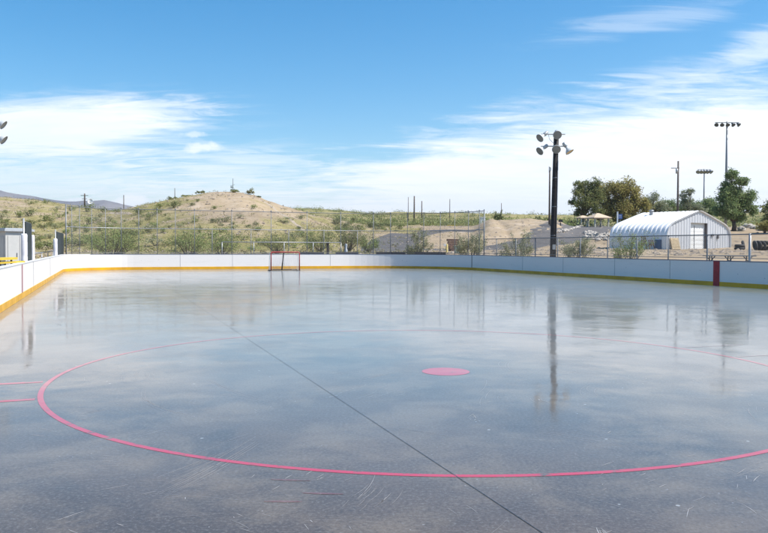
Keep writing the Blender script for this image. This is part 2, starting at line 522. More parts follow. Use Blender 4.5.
def ring(n, u, r0, r1, z, seg=160):
    mb = MB(); a = [W(n+r0*math.cos(2*math.pi*i/seg), u+r0*math.sin(2*math.pi*i/seg), z) for i in range(seg+1)]
    b = [W(n+r1*math.cos(2*math.pi*i/seg), u+r1*math.sin(2*math.pi*i/seg), z) for i in range(seg+1)]
    mb.grid([a, b], flip=True); return mb
CN, CU = NU(*plane(445.7, 371.6).xy)
RN, RU = NU(.60, 9.87)
tag(ring(RN, RU, 4.60, 4.658, .0018).build('face_off_circle', M['pink']), 'large pink face off circle painted on the floor', None, None, 'structure')
mb = MB(); mb.add([W(CN+.305*math.cos(2*math.pi*i/48), CU+.305*math.sin(2*math.pi*i/48), .0018) for i in range(48)], [tuple(range(48))])
tag(mb.build('face_off_spot', M['pink']), 'solid pink face off spot in the circle', None, None, 'structure')
def fstrip(n0, u0, n1, u1, w, z, name, m, label):
    a, b = W(n0, u0, z), W(n1, u1, z); d = (b-a).normalized(); s = Vector((-d.y, d.x, 0))*w/2
    k = max(1, int((b-a).length/1.0)); mb = MB()
    mb.grid([[a+(b-a)*i/k+s for i in range(k+1)], [a+(b-a)*i/k-s for i in range(k+1)]], flip=False)
    o = mb.build(name, m); tag(o, label, None, None, 'structure'); return o
nL, u_a = NU(*plane(20, 400.3).xy); _, u_b = NU(*plane(22, 383).xy)
for k, uu in enumerate((u_a, u_b)):
    lab = ['nearer', 'farther'][k]
    fstrip(N0+.3, uu, RN-4.66, uu, .095, .0018, 'hash_mark', M['pink'], 'pink hash mark between circle and left boards, the %s one' % lab)
    fstrip(RN+4.70, uu, RN+5.9, uu, .06, .0018, 'hash_mark', M['pinkfaint'], 'faded pink hash mark on the far right of the circle, the %s one' % lab)
fstrip(N0+.2, 25.0, N1-.2, 25.0, .28, .0018, 'centre_line', floor_material('ghost_line_paint', ((.40, .07, .10), .12)), 'barely visible worn centre line across the floor')
fstrip(2.25, U0+.1, 2.50, U1-.2, .007, .0026, 'floor_joint', M['joint'], 'dark sealed joint running the length of the floor')

# scratches: thin arcs left by wheels
mb = MB(); rs = random.Random(5)
def scratch(p, ang, ln, curv, w, z=.001):
    pts = []; x, y = p; k = 8
    for i in range(k+1):
        pts.append(Vector((x, y, z))); x += math.cos(ang)*ln/k; y += math.sin(ang)*ln/k; ang += curv/k
    l, r_ = [], []
    for i, q in enumerate(pts):
        t_ = (pts[min(i+1, k)]-pts[max(i-1, 0)]).normalized(); s = Vector((-t_.y, t_.x, 0))*w*(.25+.75*math.sin(math.pi*(i+.3)/(k+.6)))/2
        l.append(q+s); r_.append(q-s)
    mb.grid([r_, l])
for i in range(90):
    D = 3.6+rs.random()**1.5*14; X = rs.uniform(-.55, .55)*D
    n_, u_ = NU(X, D)
    if not (N0+.6 < n_ < N1-.6): continue
    ang = rs.uniform(0, 6.28); sp = rs.uniform(.03, .3); kind = rs.random()
    for k in range(rs.randint(2, 13)):
        q = (X+rs.gauss(0, sp), D+rs.gauss(0, sp))
        if kind < .7: scratch(q, ang+rs.gauss(0, .15), rs.choice((.02, .04, .06, .1, .18)), rs.uniform(-.4, .4), rs.uniform(.002, .006))
        else: scratch(q, ang+rs.gauss(0, .05), rs.choice((.15, .3, .5)), .3, rs.uniform(.0012, .003))
for i in range(26):
    D = 3.8+rs.random()**1.5*12; X = rs.uniform(-.5, .5)*D
    n_, u_ = NU(X, D)
    if N0+1.5 < n_ < N1-1.5: scratch((X, D), rs.uniform(0, 6.28), rs.uniform(.4, 1.2), rs.uniform(-.6, .6), rs.uniform(.001, .002))
SM = mb; 
for (x0, y0, x1, y1, cnt, cv) in ((145, 392, 215, 422, 4, .8), (165, 492, 262, 438, 7, .15), (175, 476, 250, 445, 5, .15), (590, 385, 600, 402, 3, .9), (505, 362, 516, 376, 3, .7), (210, 380, 300, 410, 2, .4), (560, 432, 640, 446, 3, .2), (385, 430, 470, 442, 2, .1)):
    a, b = plane(x0, y0), plane(x1, y1)
    for i in range(cnt):
        o = Vector((rs.gauss(0, .07), rs.gauss(0, .07), 0)); d = b-a
        scratch((a+o).xy, math.atan2(d.y, d.x)-cv/2, d.length*rs.uniform(.5, 1), cv, rs.uniform(.002, .004))
for x0, y0, x1, y1 in ((271, 479.5, 310, 481), (302, 493, 343, 494.5), (264, 501.5, 302, 502), (226, 291.5, 297, 292.3), (252, 304, 270, 304.2)):
    a, b = plane(x0, y0), plane(x1, y1); mb = MB()
    scratch(a.xy, math.atan2((b-a).y, (b-a).x), (b-a).length, .05, .03 if y0 > 400 else .22, .0016)
    tag(mb.build('paint_smear', M['pinkfaint']), 'faint pink paint smear on the dark floor', None, None, 'structure')
mb = SM
tag(mb.build('floor_scratches', M['scuff']), 'pale skate scratches on the dark floor', None, None, 'stuff')

HB = 1.08
boards = thing('rink_boards', 'low white dasher boards with yellow kick plate ringing the rink', 'rink boards')
L = len(rink_path())
outline_strip([(0, .185), (0, HB-.035), (.10, HB-.035), (.10, .0), (.02, 0), (.02, .185)], 'board_panel', M['board'], boards)
outline_strip([(-.012, .003), (-.012, .185), (.018, .185), (.018, .003)], 'kick_plate', M['kick'], boards)
iL = 15+40+9
outline_strip([(-.012, HB-.035), (-.012, HB), (.13, HB), (.13, HB-.035)], 'cap_rail', M['capw'], boards, (0, iL+1))
outline_strip([(-.012, HB-.035), (-.012, HB), (.13, HB), (.13, HB-.035)], 'cap_rail', M['cap'], boards, (iL, L))
def solve_u(px, n):
    k = (px-384)/759; D = n/(ct*k+st); return D*(ct-st*k)
def vstrip(pts, w, z0, z1, name, m):
    (n, u), (tn, tu) = pts
    mb = MB(); c = W(n, u, (z0+z1)/2); ang = math.atan2(*(W(tn, tu).yx)); rot = Matrix.Rotation(ang, 3, 'Z')
    mb.box(c, (w, .012, z1-z0), rot); return mb.build(name, m, boards)
u_c = 25.0
NRM = NU(*plane(715.8, 286).xy)
vstrip(((N1-.016, NRM[1]), (0, 1)), .34, .004, HB-.03, 'red_stripe', M['redline'])
vstrip(((N0+.018, NRM[1]), (0, 1)), .14, .19, HB-.04, 'red_stripe', M['palepink'])
# panel seams
def seam_at(n, u, tn, tu, w=.02, m='seam'): vstrip(((n, u), (tn, tu)), w, .19, HB-.04, 'panel_seam', M[m])
for uu in (12.1, 14.5, 19.3, 29.2): seam_at(N0+.004, uu, 0, 1, .012)
seam_at(N0+.004, solve_u(50, N0), 0, 1, .012)
for nn in (5, 8.6, 12.3, 15.8): seam_at(nn, U1-.004, 1, 0, .012)
rr = 7.5
a = R(8); seam_at(N1-rr+(rr-.008)*math.cos(a), U1-rr+(rr-.008)*math.sin(a), -math.sin(a), math.cos(a), .07, 'galvdark')
for uu in (41, 36.6, 32, 28, 20): seam_at(N1-.004, uu, 0, 1, .012)

# ------------------------------------------------------------------ fences
def path_len(pts):
    acc = [0.0]
    for p, q in zip(pts, pts[1:]): acc.append(acc[-1]+(q-p).length)
    return acc
def along(pts, acc, s):
    s = max(0, min(acc[-1]-1e-6, s))
    lo, hi = 0, len(acc)-1
    while hi-lo > 1:
        m_ = (lo+hi)//2
        if acc[m_] <= s: lo = m_
        else: hi = m_
    return pts[lo]+(pts[lo+1]-pts[lo])*((s-acc[lo])/(acc[lo+1]-acc[lo]))
def chain_link(pts, acc, z0, z1, pitch=.085, r=.0022, s0=0, s1=None):
    mb = MB(); s1 = acc[-1] if s1 is None else s1
    h = z1-z0; k = 5
    for sg in (1, -1):
        s = s0-h
        while s < s1+h:
            q = []
            for i in range(k+1):
                t_ = i/k; ss = s+h*t_ if sg > 0 else s+h*(1-t_)
                if ss < s0 or ss > s1: continue
                p = along(pts, acc, ss); q.append(Vector((p.x, p.y, z0+h*t_)))
            if len(q) > 1: mb.tube(q, r, 3, cap=False)
            s += pitch
    return mb
outer = [W(n, u) for n, u in rink_path(.32)]
mL = rink_path(.32)
def nearest_index(pred): return [i for i, p in enumerate(mL) if pred(p)]
# tall fence: from px 65 on the left corner round to px 486 at the right
def pxof(p): return 384+759*p.x/p.y if p.y > 1 else 1e9
seg_all = outer[15+10:]          # well up the left wall
tall = []
for p, (n, u) in zip(outer, mL):
    if u > 30 and (n < 3 and pxof(p) >= 64.5 or n >= 3 and pxof(p) <= 487): tall.append(p)
acc = path_len(tall)
def s_of_px(pts, acc, px):
    best = min(range(400), key=lambda i: abs(pxof(along(pts, acc, acc[-1]*i/399))-px)); return acc[-1]*best/399
TF = thing('chain_link_fence', 'tall chain link fence with upper mid rail behind the far boards', 'fence')
tallpx = [64.9, 71.7, 79.9, 91.3, 105.7, 121.8, 139.3, 157.3, 175.9, 194.4, 231.3, 270.9, 306.6, 340.3, 373.7, 390.5, 407.4, 423.9, 440.4, 454.2, 467.8, 479.4, 486]
shortpx = [212.3, 251.5, 289, 323.5, 357]
ZT, ZM = 4.12, 2.82
for px in tallpx+shortpx:
    p = along(tall, acc, s_of_px(tall, acc, px)); big = px in (64.9, 486)
    mb = MB(); top = (ZM if px in shortpx else ZT)
    mb.tube([(p.x, p.y, -.1), (p.x, p.y, top+.06)],   .042 if big else .022, 8)
    if not px in shortpx: mb.lathe([(0.001, top+.12), (.04, top+.09), (.045, top+.04)], Matrix.Translation((p.x, p.y, 0)), 8)
    mb.build('post', M['galvdark'], TF, True)
for z, nm in ((ZT, 'top_rail'), (ZM, 'mid_rail')):
    mb = MB(); mb.tube([Vector((p.x, p.y, z)) for p in tall], .026, 6); mb.build(nm, M['galv'] if nm == 'mid_rail' else M['galvdark'], TF, True)
mb = MB(); mb.tube([Vector((p.x, p.y, 1.16)) for p in tall], .018, 6); mb.build('bottom_rail', M['galvdark'], TF, True)
chain_link(tall, acc, 1.1, ZT-.01, .085, .0024).build('chain_link', M['wire'], TF)
# low fence along the right side
low = [tall[-1]]+[p for p, (n, u) in zip(outer, mL) if n > N1 and u < NU(*tall[-1].xy)[1]-.2 and u > 4]
acl = path_len(low)
LF = thing('chain_link_fence', 'low chain link fence running along the right boards', 'fence')
lowpx = [496.7, 515.5, 535.3, 557.5, 580.6, 607, 637, 669, 707, 749, 800, 860]
ZL = 2.17
for px in lowpx:
    p = along(low, acl, s_of_px(low, acl, px)); mb = MB()
    mb.tube([(p.x, p.y, -.1), (p.x, p.y, ZL+.03)], .05 if px == 749 else .03, 8); mb.build('post', M['galvdark'] if px != 749 else M['galv'], LF, True)
mb = MB(); mb.tube([Vector((p.x, p.y, ZL)) for p in low], .026, 6); mb.build('top_rail', M['galvdark'], LF, True)
mb = MB(); mb.tube([Vector((p.x, p.y, 1.18)) for p in low], .016, 6); mb.build('bottom_rail', M['galvdark'], LF, True)
chain_link(low, acl, 1.1, ZL-.01, .085, .0028).build('chain_link', M['wire'], LF)

# pipe railing behind the tall fence
pr = thing('pipe_railing', 'pale single pipe railing standing behind the tall fence', 'railing')
a, b = at(222, 242.0, 66), at(341, 242.6, 72)
mb = MB(); mb.tube([a, b], .045, 6); mb.build('rail', M['galv'], pr, True)
for i in range(5):
    p = a+(b-a)*(i/4); mb = MB(); mb.tube([(p.x, p.y, zt(p.x, p.y)-.1), (p.x, p.y, p.z)], .04, 6); mb.build('post', M['galv'], pr, True)

# ------------------------------------------------------------------ left side: screens, padded posts, cabinet, bench
def screen(px0, px1, label, pads, zb=1.06, zt_=2.42):
    t_ = thing('wind_screen', label, 'screen')
    nn = N0-.20
    ua, ub = solve_u(px0, nn), (solve_u(px1, nn))
    rot = Matrix.Rotation(TH+R(90), 3, 'Z'); c = W(nn, (ua+ub)/2, (zb+zt_)/2)
    mb = MB(); mb.box(c, (ub-ua, .03, zt_-zb), rot); mb.build('screen_panel', M['screen'], t_)
    mb = MB()
    for i in range(4):
        uu = ua+(ub-ua)*(i/3); mb.tube([W(nn-.05, uu, 0), W(nn-.05, uu, zt_+(.12 if i == 0 else .02))], .03, 8)
    mb.tube([W(nn-.05, ua, zt_), W(nn-.05, ub, zt_)], .025, 6)
    mb.build('frame', M['galv'], t_, True)
    for px, z1, r in pads:
        uu = solve_u(px, nn); mb = MB()
        prof = [(.001, z1), (r*.8, z1), (r, z1-.05), (r*.96, 1.75), (r, 1.7), (r, 1.3), (r*.96, 1.27), (r, 1.22), (r, .1)]
        mb.lathe(prof, Matrix.Translation(W(nn+.02, uu, 0)), 14); mb.build('padded_post', M['pad'], t_, True)
    return t_
screen(25.5, 31.5, 'dark wind screen with a thick white padded post, nearer to the grey cabinet', [(23.6, 2.0, .10), (32.2, 2.0, .07)])
screen(56.5, 63.5, 'dark wind screen joined to the tall fence corner at left', [(55.0, 2.0, .11)])
rl = thing('gate_rail', 'thin pipe rail in the opening between the two wind screens', 'railing')
mb = MB(); a, b = W(N0-.9, solve_u(34, N0-.9), 1.22), W(N0-.9, solve_u(53, N0-.9), 1.25); mb.tube([a, b], .03, 6); mb.build('rail', M['galv'], rl, True)
for i in range(4):
    p = a+(b-a)*i/3; mb = MB(); mb.tube([(p.x, p.y, 0), tuple(p)], .025, 6); mb.build('post', M['galv'], rl, True)

cab = thing('utility_cabinet', 'pale grey metal utility cabinet with overhanging lid behind left boards', 'cabinet', (0, 0, 0))
c0 = at(5.6, 250, 33.5); zb = zt(c0.x, c0.y)-.05; ang = R(24)
rot = Matrix.Rotation(ang, 3, 'Z'); ex, ey = rot @ Vector((1, 0, 0)), rot @ Vector((0, 1, 0))
w_, d_, h_ = 1.6, 1.3, 2.24-zb
org = Vector((c0.x, c0.y, zb))                       # corner nearest the camera, body to the left-back & right-back
cab.location = org; cab.rotation_euler = (0, 0, R(60))
# local: x towards right-back face, y towards left-back face
mb = MB(); mb.box((.62, .85, h_/2), (1.24, 1.7, h_)); mb.build('body', M['cabinet'], cab)
mb = MB(); mb.box((.62, .85, h_+.05), (1.46, 1.94, .1)); mb.box((.62, .85, h_+.12), (1.3, 1.8, .05)); mb.build('lid', M['cabinetroof'], cab)
mb = MB()
for xx in (.33, .91): mb.box((xx, -.012, h_*.5), (.46, .024, h_*.84))
mb.build('door', M['cabinet'], cab)
mb = MB(); mb.box((.52, -.035, h_*.55), (.03, .03, .2)); mb.build('handle', M['galvdark'], cab)
mb = MB()
for yy in (.4, 1.1): mb.box((-.01, yy, h_*.5), (.02, .56, h_*.8))
mb.build('side_panel', M['cabinet'], cab)

yb = thing('yellow_bench', 'yellow painted plank bench behind the left boards below cabinet', 'bench')
p0, p1 = at(-14, 258.7, 21.0), at(12.5, 259.0, 23.0); d = (p1-p0); rz = math.atan2(d.y, d.x)
mb = MB(); mb.box((p0+p1)/2, (d.length, .30, .07), Matrix.Rotation(rz, 3, 'Z')); mb.build('backrest', M['yellow'], yb)
q0, q1 = at(-12, 262.5, 21.2), at(20.5, 262.5, 23.6); d2 = q1-q0
mb = MB(); mb.box((q0+q1)/2, (d2.length, .28, .05), Matrix.Rotation(math.atan2(d2.y, d2.x), 3, 'Z')); mb.build('seat', M['yellow'], yb)
for f in (.1, .5, .95):
    p = p0+d*f; q = q0+d2*f; mb = MB(); mb.tube([(p.x, p.y, 0), (p.x, p.y, p.z)], .03, 6); mb.tube([(q.x, q.y, .0), (q.x, q.y, q.z)], .03, 6); mb.build('leg', M['galv'], yb, True)

# ------------------------------------------------------------------ goal
gp0 = NU(*plane(271, 270.9).xy); gp1 = NU(*plane(299.5, 270.7).xy)
gc = ((gp0[0]+gp1[0])/2, (gp0[1]+gp1[1])/2)
G = thing('hockey_goal', 'red framed hockey goal with white net near the far boards', 'goal', W(gc[0], gc[1], .004), TH)
hw, gh, gd, gt = .96, 1.24, 1.05, .5
mb = MB()
mb.tube([(-hw, 0, .03), (-hw, 0, gh-.08), (-hw+.03, 0, gh-.02), (-hw+.1, 0, gh), (hw-.1, 0, gh), (hw-.03, 0, gh-.02), (hw, 0, gh-.08), (hw, 0, .03)], .034, 10)
mb.build('front_frame', M['goalred'], G, True)
mb = MB(); pts = [(-hw, 0, .035), (-hw-.12, .35, .035), (-hw+.1, gd-.1, .035), (-hw+.4, gd, .035), (hw-.4, gd, .035), (hw-.1, gd-.1, .035), (hw+.12, .35, .035), (hw, 0, .035)]
mb.tube(pts, .03, 8); mb.build('base_frame', M['goaldark'], G, True)
mb = MB(); mb.tube([(0, gt-.1, gh-.01), (0, gt+.15, gh-.25), (0, gd, .035)], .036, 8); mb.build('back_brace', M['goaldark'], G, True)
mb = MB(); mb.tube([(-hw, 0, gh-.04), (-hw*.75, gt*.9, gh-.04), (0, gt, gh-.02), (hw*.75, gt*.9, gh-.04), (hw, 0, gh-.04)], .02, 8); mb.build('top_shelf', M['goalred'], G, True)
mb = MB()
for i in range(22):
    x = -hw+2*hw*i/21; q = x/hw; gdx = gd if abs(x) < hw-.35 else gd*.75; gtx = gt*(1-.25*q*q)
    mb.tube([(x, gtx, gh-.03), (x, gtx+.08, gh*.7), (x, gdx-.1, .3), (x, gdx, .05)], .006, 3, cap=False)
for j in range(14):
    f = j/13; z = gh-.04-(gh-.08)*f; dd = gt+(gd-gt)*f**.8
    mb.tube([(-hw, .02, z), (-hw*.98, dd*.7, z), (-hw*.62, dd, z), (hw*.62, dd, z), (hw*.98, dd*.7, z), (hw, .02, z)], .006, 3, cap=False)
for sx in (-1, 1):
    for i in range(6):
        y = gd*.8*i/6; mb.tube([(sx*hw, min(y, gt), gh-.04), (sx*hw, y, .05)], .006, 3, cap=False)
for i in range(6): mb.tube([(-hw, gt*i/6, gh-.03), (hw, gt*i/6, gh-.03)], .006, 3, cap=False)
mb.build('net', M['net'], G)

# ------------------------------------------------------------------ rink lamp poles
def floodlight(parent, c, aim, r=.26, yellow=False, arm=None):
    """dish whose mouth faces 'aim'"""
    aim = Vector(aim).normalized()
    q = Vector((0, 0, 1)).rotation_difference(aim).to_matrix().to_4x4()
    Mx = Matrix.Translation(c) @ q
    mb = MB(); mb.lathe([(.001, -.30), (.07, -.30), (.09, -.20), (.10, -.16), (r*.62, -.11), (r*.9, -.02), (r, .05), (r*1.04, .06), (r*1.04, .085), (r*.97, .085)], Mx, 18)
    fo = mb.build('floodlight', M['lampwhite'], parent, True)
    mb = MB(); mb.lathe([(.001, .075), (r*.5, .072), (r*.97, .06)], Mx, 18); mb.build('lens', M['lensy'] if yellow else M['lens'], fo, True)
    mb = MB(); mb.lathe([(.001, -.62), (.10, -.62), (.115, -.58), (.115, -.36), (.09, -.32), (.06, -.29)], Mx, 12); mb.build('ballast', M['lampgrey'], fo, True)
    return fo
def lamp_pole(label, px, D, ztop, heads, lean=0.0, arms=(0, -.72)):
    b = on(px, D); t_ = thing('lamp_pole', label, 'lamp pole', (b.x, b.y, b.z-.2))
    h = ztop-b.z+.2
    mb = MB(); mb.tube([(0, 0, 0), (lean*.3, 0, h*.35), (lean*.7, 0, h*.7), (lean, 0, h)], [.205, .19, .175, .155], 12); mb.build('pole', M['wood'], t_, True)
    for dz in arms:
        mb = MB(); mb.tube([(lean-.95, -.12, h+dz), (lean+.5, -.12, h+dz)], .035, 8); mb.box((lean, -.1, h+dz), (.3, .16, .12)); mb.build('crossarm', M['lampgrey'], t_)
    for (dx, dz, aim, yl) in heads:
        floodlight(t_, Vector((lean+dx, -.25, h+dz)), aim, .255, yl)
    mb = MB(); mb.tube([(lean-.5, -.12, h-.02), (lean-.45, -.14, h-.3), (lean-.2, -.16, h-.55), (lean-.02, -.17, h-.62)], .012, 5); mb.build('cable', M['goaldark'], t_, True)
    mb = MB(); mb.box((lean*.2, -.2, h*.22), (.18, .08, .3)); mb.build('junction_box', M['lampgrey'], t_)
    mb = MB(); mb.tube([(.12, -.20, 0), (lean*.5+.11, -.17, h*.5), (lean+.09, -.15, h-.9)], .022, 6); mb.build('conduit', M['galvdark'], t_, True)
    for q in (.3, .5, .7):
        mb = MB(); mb.lathe([(.20-.05*q, -.03), (.215-.05*q, -.02), (.215-.05*q, .02), (.20-.05*q, .03)], Matrix.Translation((lean*q, 0, h*q)), 12); mb.build('strap', M['galvdark'], t_, True)
    return t_
ztop = at(557, 134.5, 46).z
b_ = on(552.6, 46)
lean_ = at(556.3, 140, 46).x-b_.x
def aim(x, y, z): return (x, y, z)
lamp_pole('tall black wooden lamp pole with white floodlights behind the right boards', 552.6, 46, ztop,
          [(-1.0, -.22, (-.80, -.45, -.62), False), (0, -.04, (-.1, -.86, -.42), False), (-1.0, -1.0, (-.80, -.45, -.62), False), (-.05, -.90, (-.15, -.86, -.52), False), (.72, -1.02, (.5, -.3, -.85), True)], lean_)
zl = at(0, 122, 40).z
lamp_pole('matching lamp pole outside the picture, its floodlights poking in at upper left', -13, 40, zl+.1,
          [(1.0, -.25, (.80, .12, -.58), False), (0, -.1, (.3, -.8, -.5), False), (1.02, -1.03, (.80, .12, -.58), False), (-.05, -.9, (.3, -.8, -.5), False)], .0)

# ------------------------------------------------------------------ utility poles, sports masts
def util_pole(px, D, ytop, label, r=.14, cross=None, base=None, name='utility_pole', m='woodgrey'):
    b = on(px, D); t_ = at(px, ytop, D)
    o = thing(name, label, 'utility pole', (b.x, b.y, b.z-.3), 0, 'utility poles on the desert slopes')
    h = t_.z-b.z+.3
    mb = MB(); mb.tube([(0, 0, 0), (0, 0, h*.5), (0, 0, h)], [r, r*.9, r*.75], 8); mb.build('pole', M[m], o, True)
    if cross == 'arm':
        mb = MB(); mb.box((0, -.12, h-.5), (1.8, .1, .12)); mb.box((0, -.12, h-1.3), (1.2, .1, .1)); mb.build('crossarm', M[m], o)
    if cross == 'transformer':
        mb = MB(); mb.box((-.6, -.1, h-1.3), (1.5, .1, .12)); mb.build('crossarm', M[m], o)
        mb = MB(); mb.lathe([(.001, .5), (.2, .45), (.22, -.4), (.001, -.45)], Matrix.Translation((-.35, -.25, h-1.9)), 10); mb.build('transformer', M['lampgrey'], o, True)
    if cross == 'top':
        mb = MB(); mb.box((.0, -.1, h-.35), (.35, .2, .5)); mb.tube([(-.12, 0, h-.9), (-.12, 0, h+.1)], .06, 6); mb.build('pole_top_gear', M['lampgrey'], o)
    return o
util_pole(549, 130, 167, 'lone bare utility pole just left of the black lamp pole', .17, 'top')
util_pole(677, 140, 161, 'utility pole with transformer above the white metal building', .21, 'transformer')
util_pole(501, 250, 203, 'short thin utility pole above the round green bush', .13)
util_pole(408, 255, 197, 'thin left pole of three close together near the picture centre', .12)
util_pole(414, 240, 196, 'thick middle pole of three close together near the picture centre', .26)
util_pole(421.5, 262, 201, 'shorter right pole of three close together near the picture centre', .2)
util_pole(449.5, 270, 199, 'solitary thin pole above the yellow flowering brush', .14)
util_pole(124, 205, 195, 'thin pole on the saddle left of the dirt hill', .14)
util_pole(175, 160, 188, 'thin short pole on the left shoulder of the dirt hill', .08)
util_pole(85, 188, 193.5, 'dark pole beside a white dish on the left ridge', .22, 'arm')
# dish on stand
b = on(90.5, 186); c = at(90.5, 201.3, 186)
dsh = thing('satellite_dish', 'small white dish on a stand along the left ridge', 'dish', tuple(b))
mb = MB(); mb.lathe([(.001, -.3), (.4, -.22), (.7, 0), (.72, .05), (.6, -.03), (.001, -.2)], Matrix.Translation((0, 0, c.z-b.z)) @ Matrix.Rotation(R(75), 4, 'X'), 16); mb.build('dish', M['whitepaint'], dsh, True)
mb = MB(); mb.tube([(0, .1, -.2), (0, .1, c.z-b.z)], .12, 8); mb.tube([(-.5, .2, -.2), (0, .1, 1.2)], .06, 6); mb.tube([(.5, .2, -.2), (0, .1, 1.2)], .06, 6); mb.build('stand', M['steel'], dsh, True)
# hill top antenna
b = on(233, 149); ht = at(233, 178.5, 149).z-b.z
an = thing('antenna_mast', 'small antenna mast on top of the dirt hill', 'antenna', (b.x, b.y, b.z-.2))
mb = MB(); mb.tube([(0, 0, 0), (0, 0, ht+.2)], .05, 6); mb.build('pole', M['darksteel'], an, True)
mb = MB(); mb.box((-.2, 0, ht*.45), (.5, .3, .3)); mb.box((0, 0, ht*.25), (.9, .5, .25)); mb.build('equipment_box', M['greybox'], an)
mb = MB(); mb.tube([(-.5, 0, ht*.55), (.35, 0, ht*.62)], .03, 5); mb.tube([(-.7, 0, 0), (0, 0, ht*.5)], .025, 5); mb.tube([(.7, 0, 0), (0, 0, ht*.5)], .025, 5); mb.build('brace', M['darksteel'], an)

def sports_mast(px, D, ytop, label, wpx, m):
    b = on(px, D); t_ = at(px, ytop, D); h = t_.z-b.z+.3
    o = thing('sports_light_mast', label, 'light mast', (b.x, b.y, b.z-.3), 0, 'tall sports lighting masts')
    k = D/759
    mb = MB(); mb.tube([(0, 0, 0), (0, 0, h*.6), (0, 0, h+.2)], [.30, .22, .15], 8); mb.build('pole', M['steel'], o, True)
    mb = MB(); mb.box((0, 0, h), (wpx*k, .12, .12)); mb.build('crossarm', M['steel'], o)
    for i in range(5):
        x = (-.45+.225*i)*wpx*k; s = 1.0*D/150
        Mx = Matrix.Translation((x, -.25, h-.42*s)) @ Matrix.Rotation(R(140), 4, 'X') @ Matrix.Rotation(R(15*(i-2)), 4, 'Y')
        mb = MB(); mb.lathe([(.001, -.45*s), (.16*s, -.42*s), (.20*s, -.15*s), (.38*s, .08*s), (.42*s, .22*s), (.36*s, .2*s), (.001, .1*s)], Mx, 12)
        mb.tube([(x, -.05, h), (x, -.2, h-.35*s)], .06, 6); mb.build('floodlight', M[m], o, True)
    return o
sports_mast(725, 150, 122.5, 'taller sports light mast with five dark lamps beside the green tree', 24, 'darksteel')
sports_mast(703, 250, 169.5, 'shorter pale sports light mast farther behind the white building', 14, 'steel')

# ------------------------------------------------------------------ arched metal building
QC = at(699.5, 249, 97); QC = Vector((QC.x, QC.y, 1.40))
QB = thing('metal_building', 'white corrugated steel arch building with a large roller door', 'building', tuple(QC), math.atan2(5.2, 7.0))
QA, QH, QL = 7.35, 4.95, 8.3
def bez(p0, p1, p2, p3, n):
    o = []
    for i in range(n+1):
        t_ = i/n; u = 1-t_
        o.append((u**3*p0[0]+3*u*u*t_*p1[0]+3*u*t_*t_*p2[0]+t_**3*p3[0], u**3*p0[1]+3*u*u*t_*p1[1]+3*u*t_*t_*p2[1]+t_**3*p3[1]))
    return o
half = [(QA, -.4), (QA, 0), (QA, .5), (QA, 1.0)]+bez((QA, 1.2), (QA-.02, 2.6), (6.75, 3.05), (5.7, 3.42), 12)+[(4.6, 3.74), (3.4, 4.08), (2.2, 4.42), (1.1, 4.72)]+[(.5, 4.88), (0, 4.95)]
prof = [(-x, z) for x, z in half]+[(x, z) for x, z in half[::-1]][1:]
def pnorm(i):
    a_, b_ = prof[max(0, i-1)], prof[min(len(prof)-1, i+1)]
    tx, tz = b_[0]-a_[0], b_[1]-a_[1]; l_ = math.hypot(tx, tz); return (-tz/l_, tx/l_)
def wave(t_): # trapezoid 0..1
    t_ = t_ % 1.0
    if t_ < .30: return 0
    if t_ < .45: return (t_-.30)/.15
    if t_ < .85: return 1
    return (1-t_)/.15
per = .64; rows = []
ny = int(QL/per*12)
for j in range(ny+1):
    y = -.12+j*(QL+.12)/ny; w = wave(y/per)*.085; row = []
    for i, (x, z) in enumerate(prof):
        nx, nz = pnorm(i); row.append((x+nx*w, y, z+nz*w))
    rows.append(row)
mb = MB(); mb.grid(rows)
inner = [[(x*.995, y, z-.03) for x, z in prof] for y in (-.12, QL)]
mb.grid(inner, flip=True); mb.build('roof_shell', M['quonset'], QB)
def ztop_at(x):
    for (x0, z0), (x1, z1) in zip(prof, prof[1:]):
        if x0 <= x <= x1 and x1 > x0: return z0+(z1-z0)*(x-x0)/(x1-x0)
    return 0
DX0, DX1, DZ = -1.95, 1.85, 3.42
rows = []; x = -QA+.03; rr0, rr1 = [], []
nx = 360
mb = MB(); prev = None
for i in range(nx+1):
    x = -QA+.02+(2*QA-.04)*i/nx; y = .12-.055*wave(x/.60)
    zb_ = DZ if DX0 < x < DX1 else -.4
    cur = ((x, y, zb_), (x, y, max(zb_+.01, ztop_at(x)-.01)))
    if prev is not None:
        if prev[0][2] == cur[0][2]: mb.add([prev[0], cur[0], cur[1], prev[1]], [(0, 1, 2, 3)])
        else:
            zz = max(prev[0][2], cur[0][2]); mb.add([(prev[0][0], prev[0][1], zz), (cur[0][0], cur[0][1], zz), cur[1], prev[1]], [(0, 1, 2, 3)])
    prev = cur
mb.build('front_wall', M['facade'], QB)
mb = MB(); mb.add([(x, QL-.05, z) for x, z in prof], [tuple(range(len(prof)))]); mb.build('rear_wall', M['facade'], QB)
mb = MB(); nd = 24
yd = .46
rows = []
for i in range(nd*4+1):
    z = -.1+(DZ+.1)*i/(nd*4); y = yd-.03*abs(math.sin(math.pi*z/.56))**.4
    rows.append([(DX0, y, z), (DX1, y, z)])
mb.grid(rows, flip=True); dr = mb.build('roller_door', M['door'], QB)
mb = MB(); mb.box((-.55, yd-.05, 1.55), (.06, .04, 3.1)); mb.box((-.62, yd-.06, 1.5), (.1, .04, .14)); mb.build('door_rail', M['steel'], dr)
mb = MB()
mb.box((DX0-.04, .30, DZ/2), (.10, .42, DZ)); mb.box((DX1+.04, .30, DZ/2), (.10, .42, DZ)); mb.box(((DX0+DX1)/2, .33, DZ+.05), (DX1-DX0, .36, .08)); mb.build('door_frame', M['doorframe'], QB)
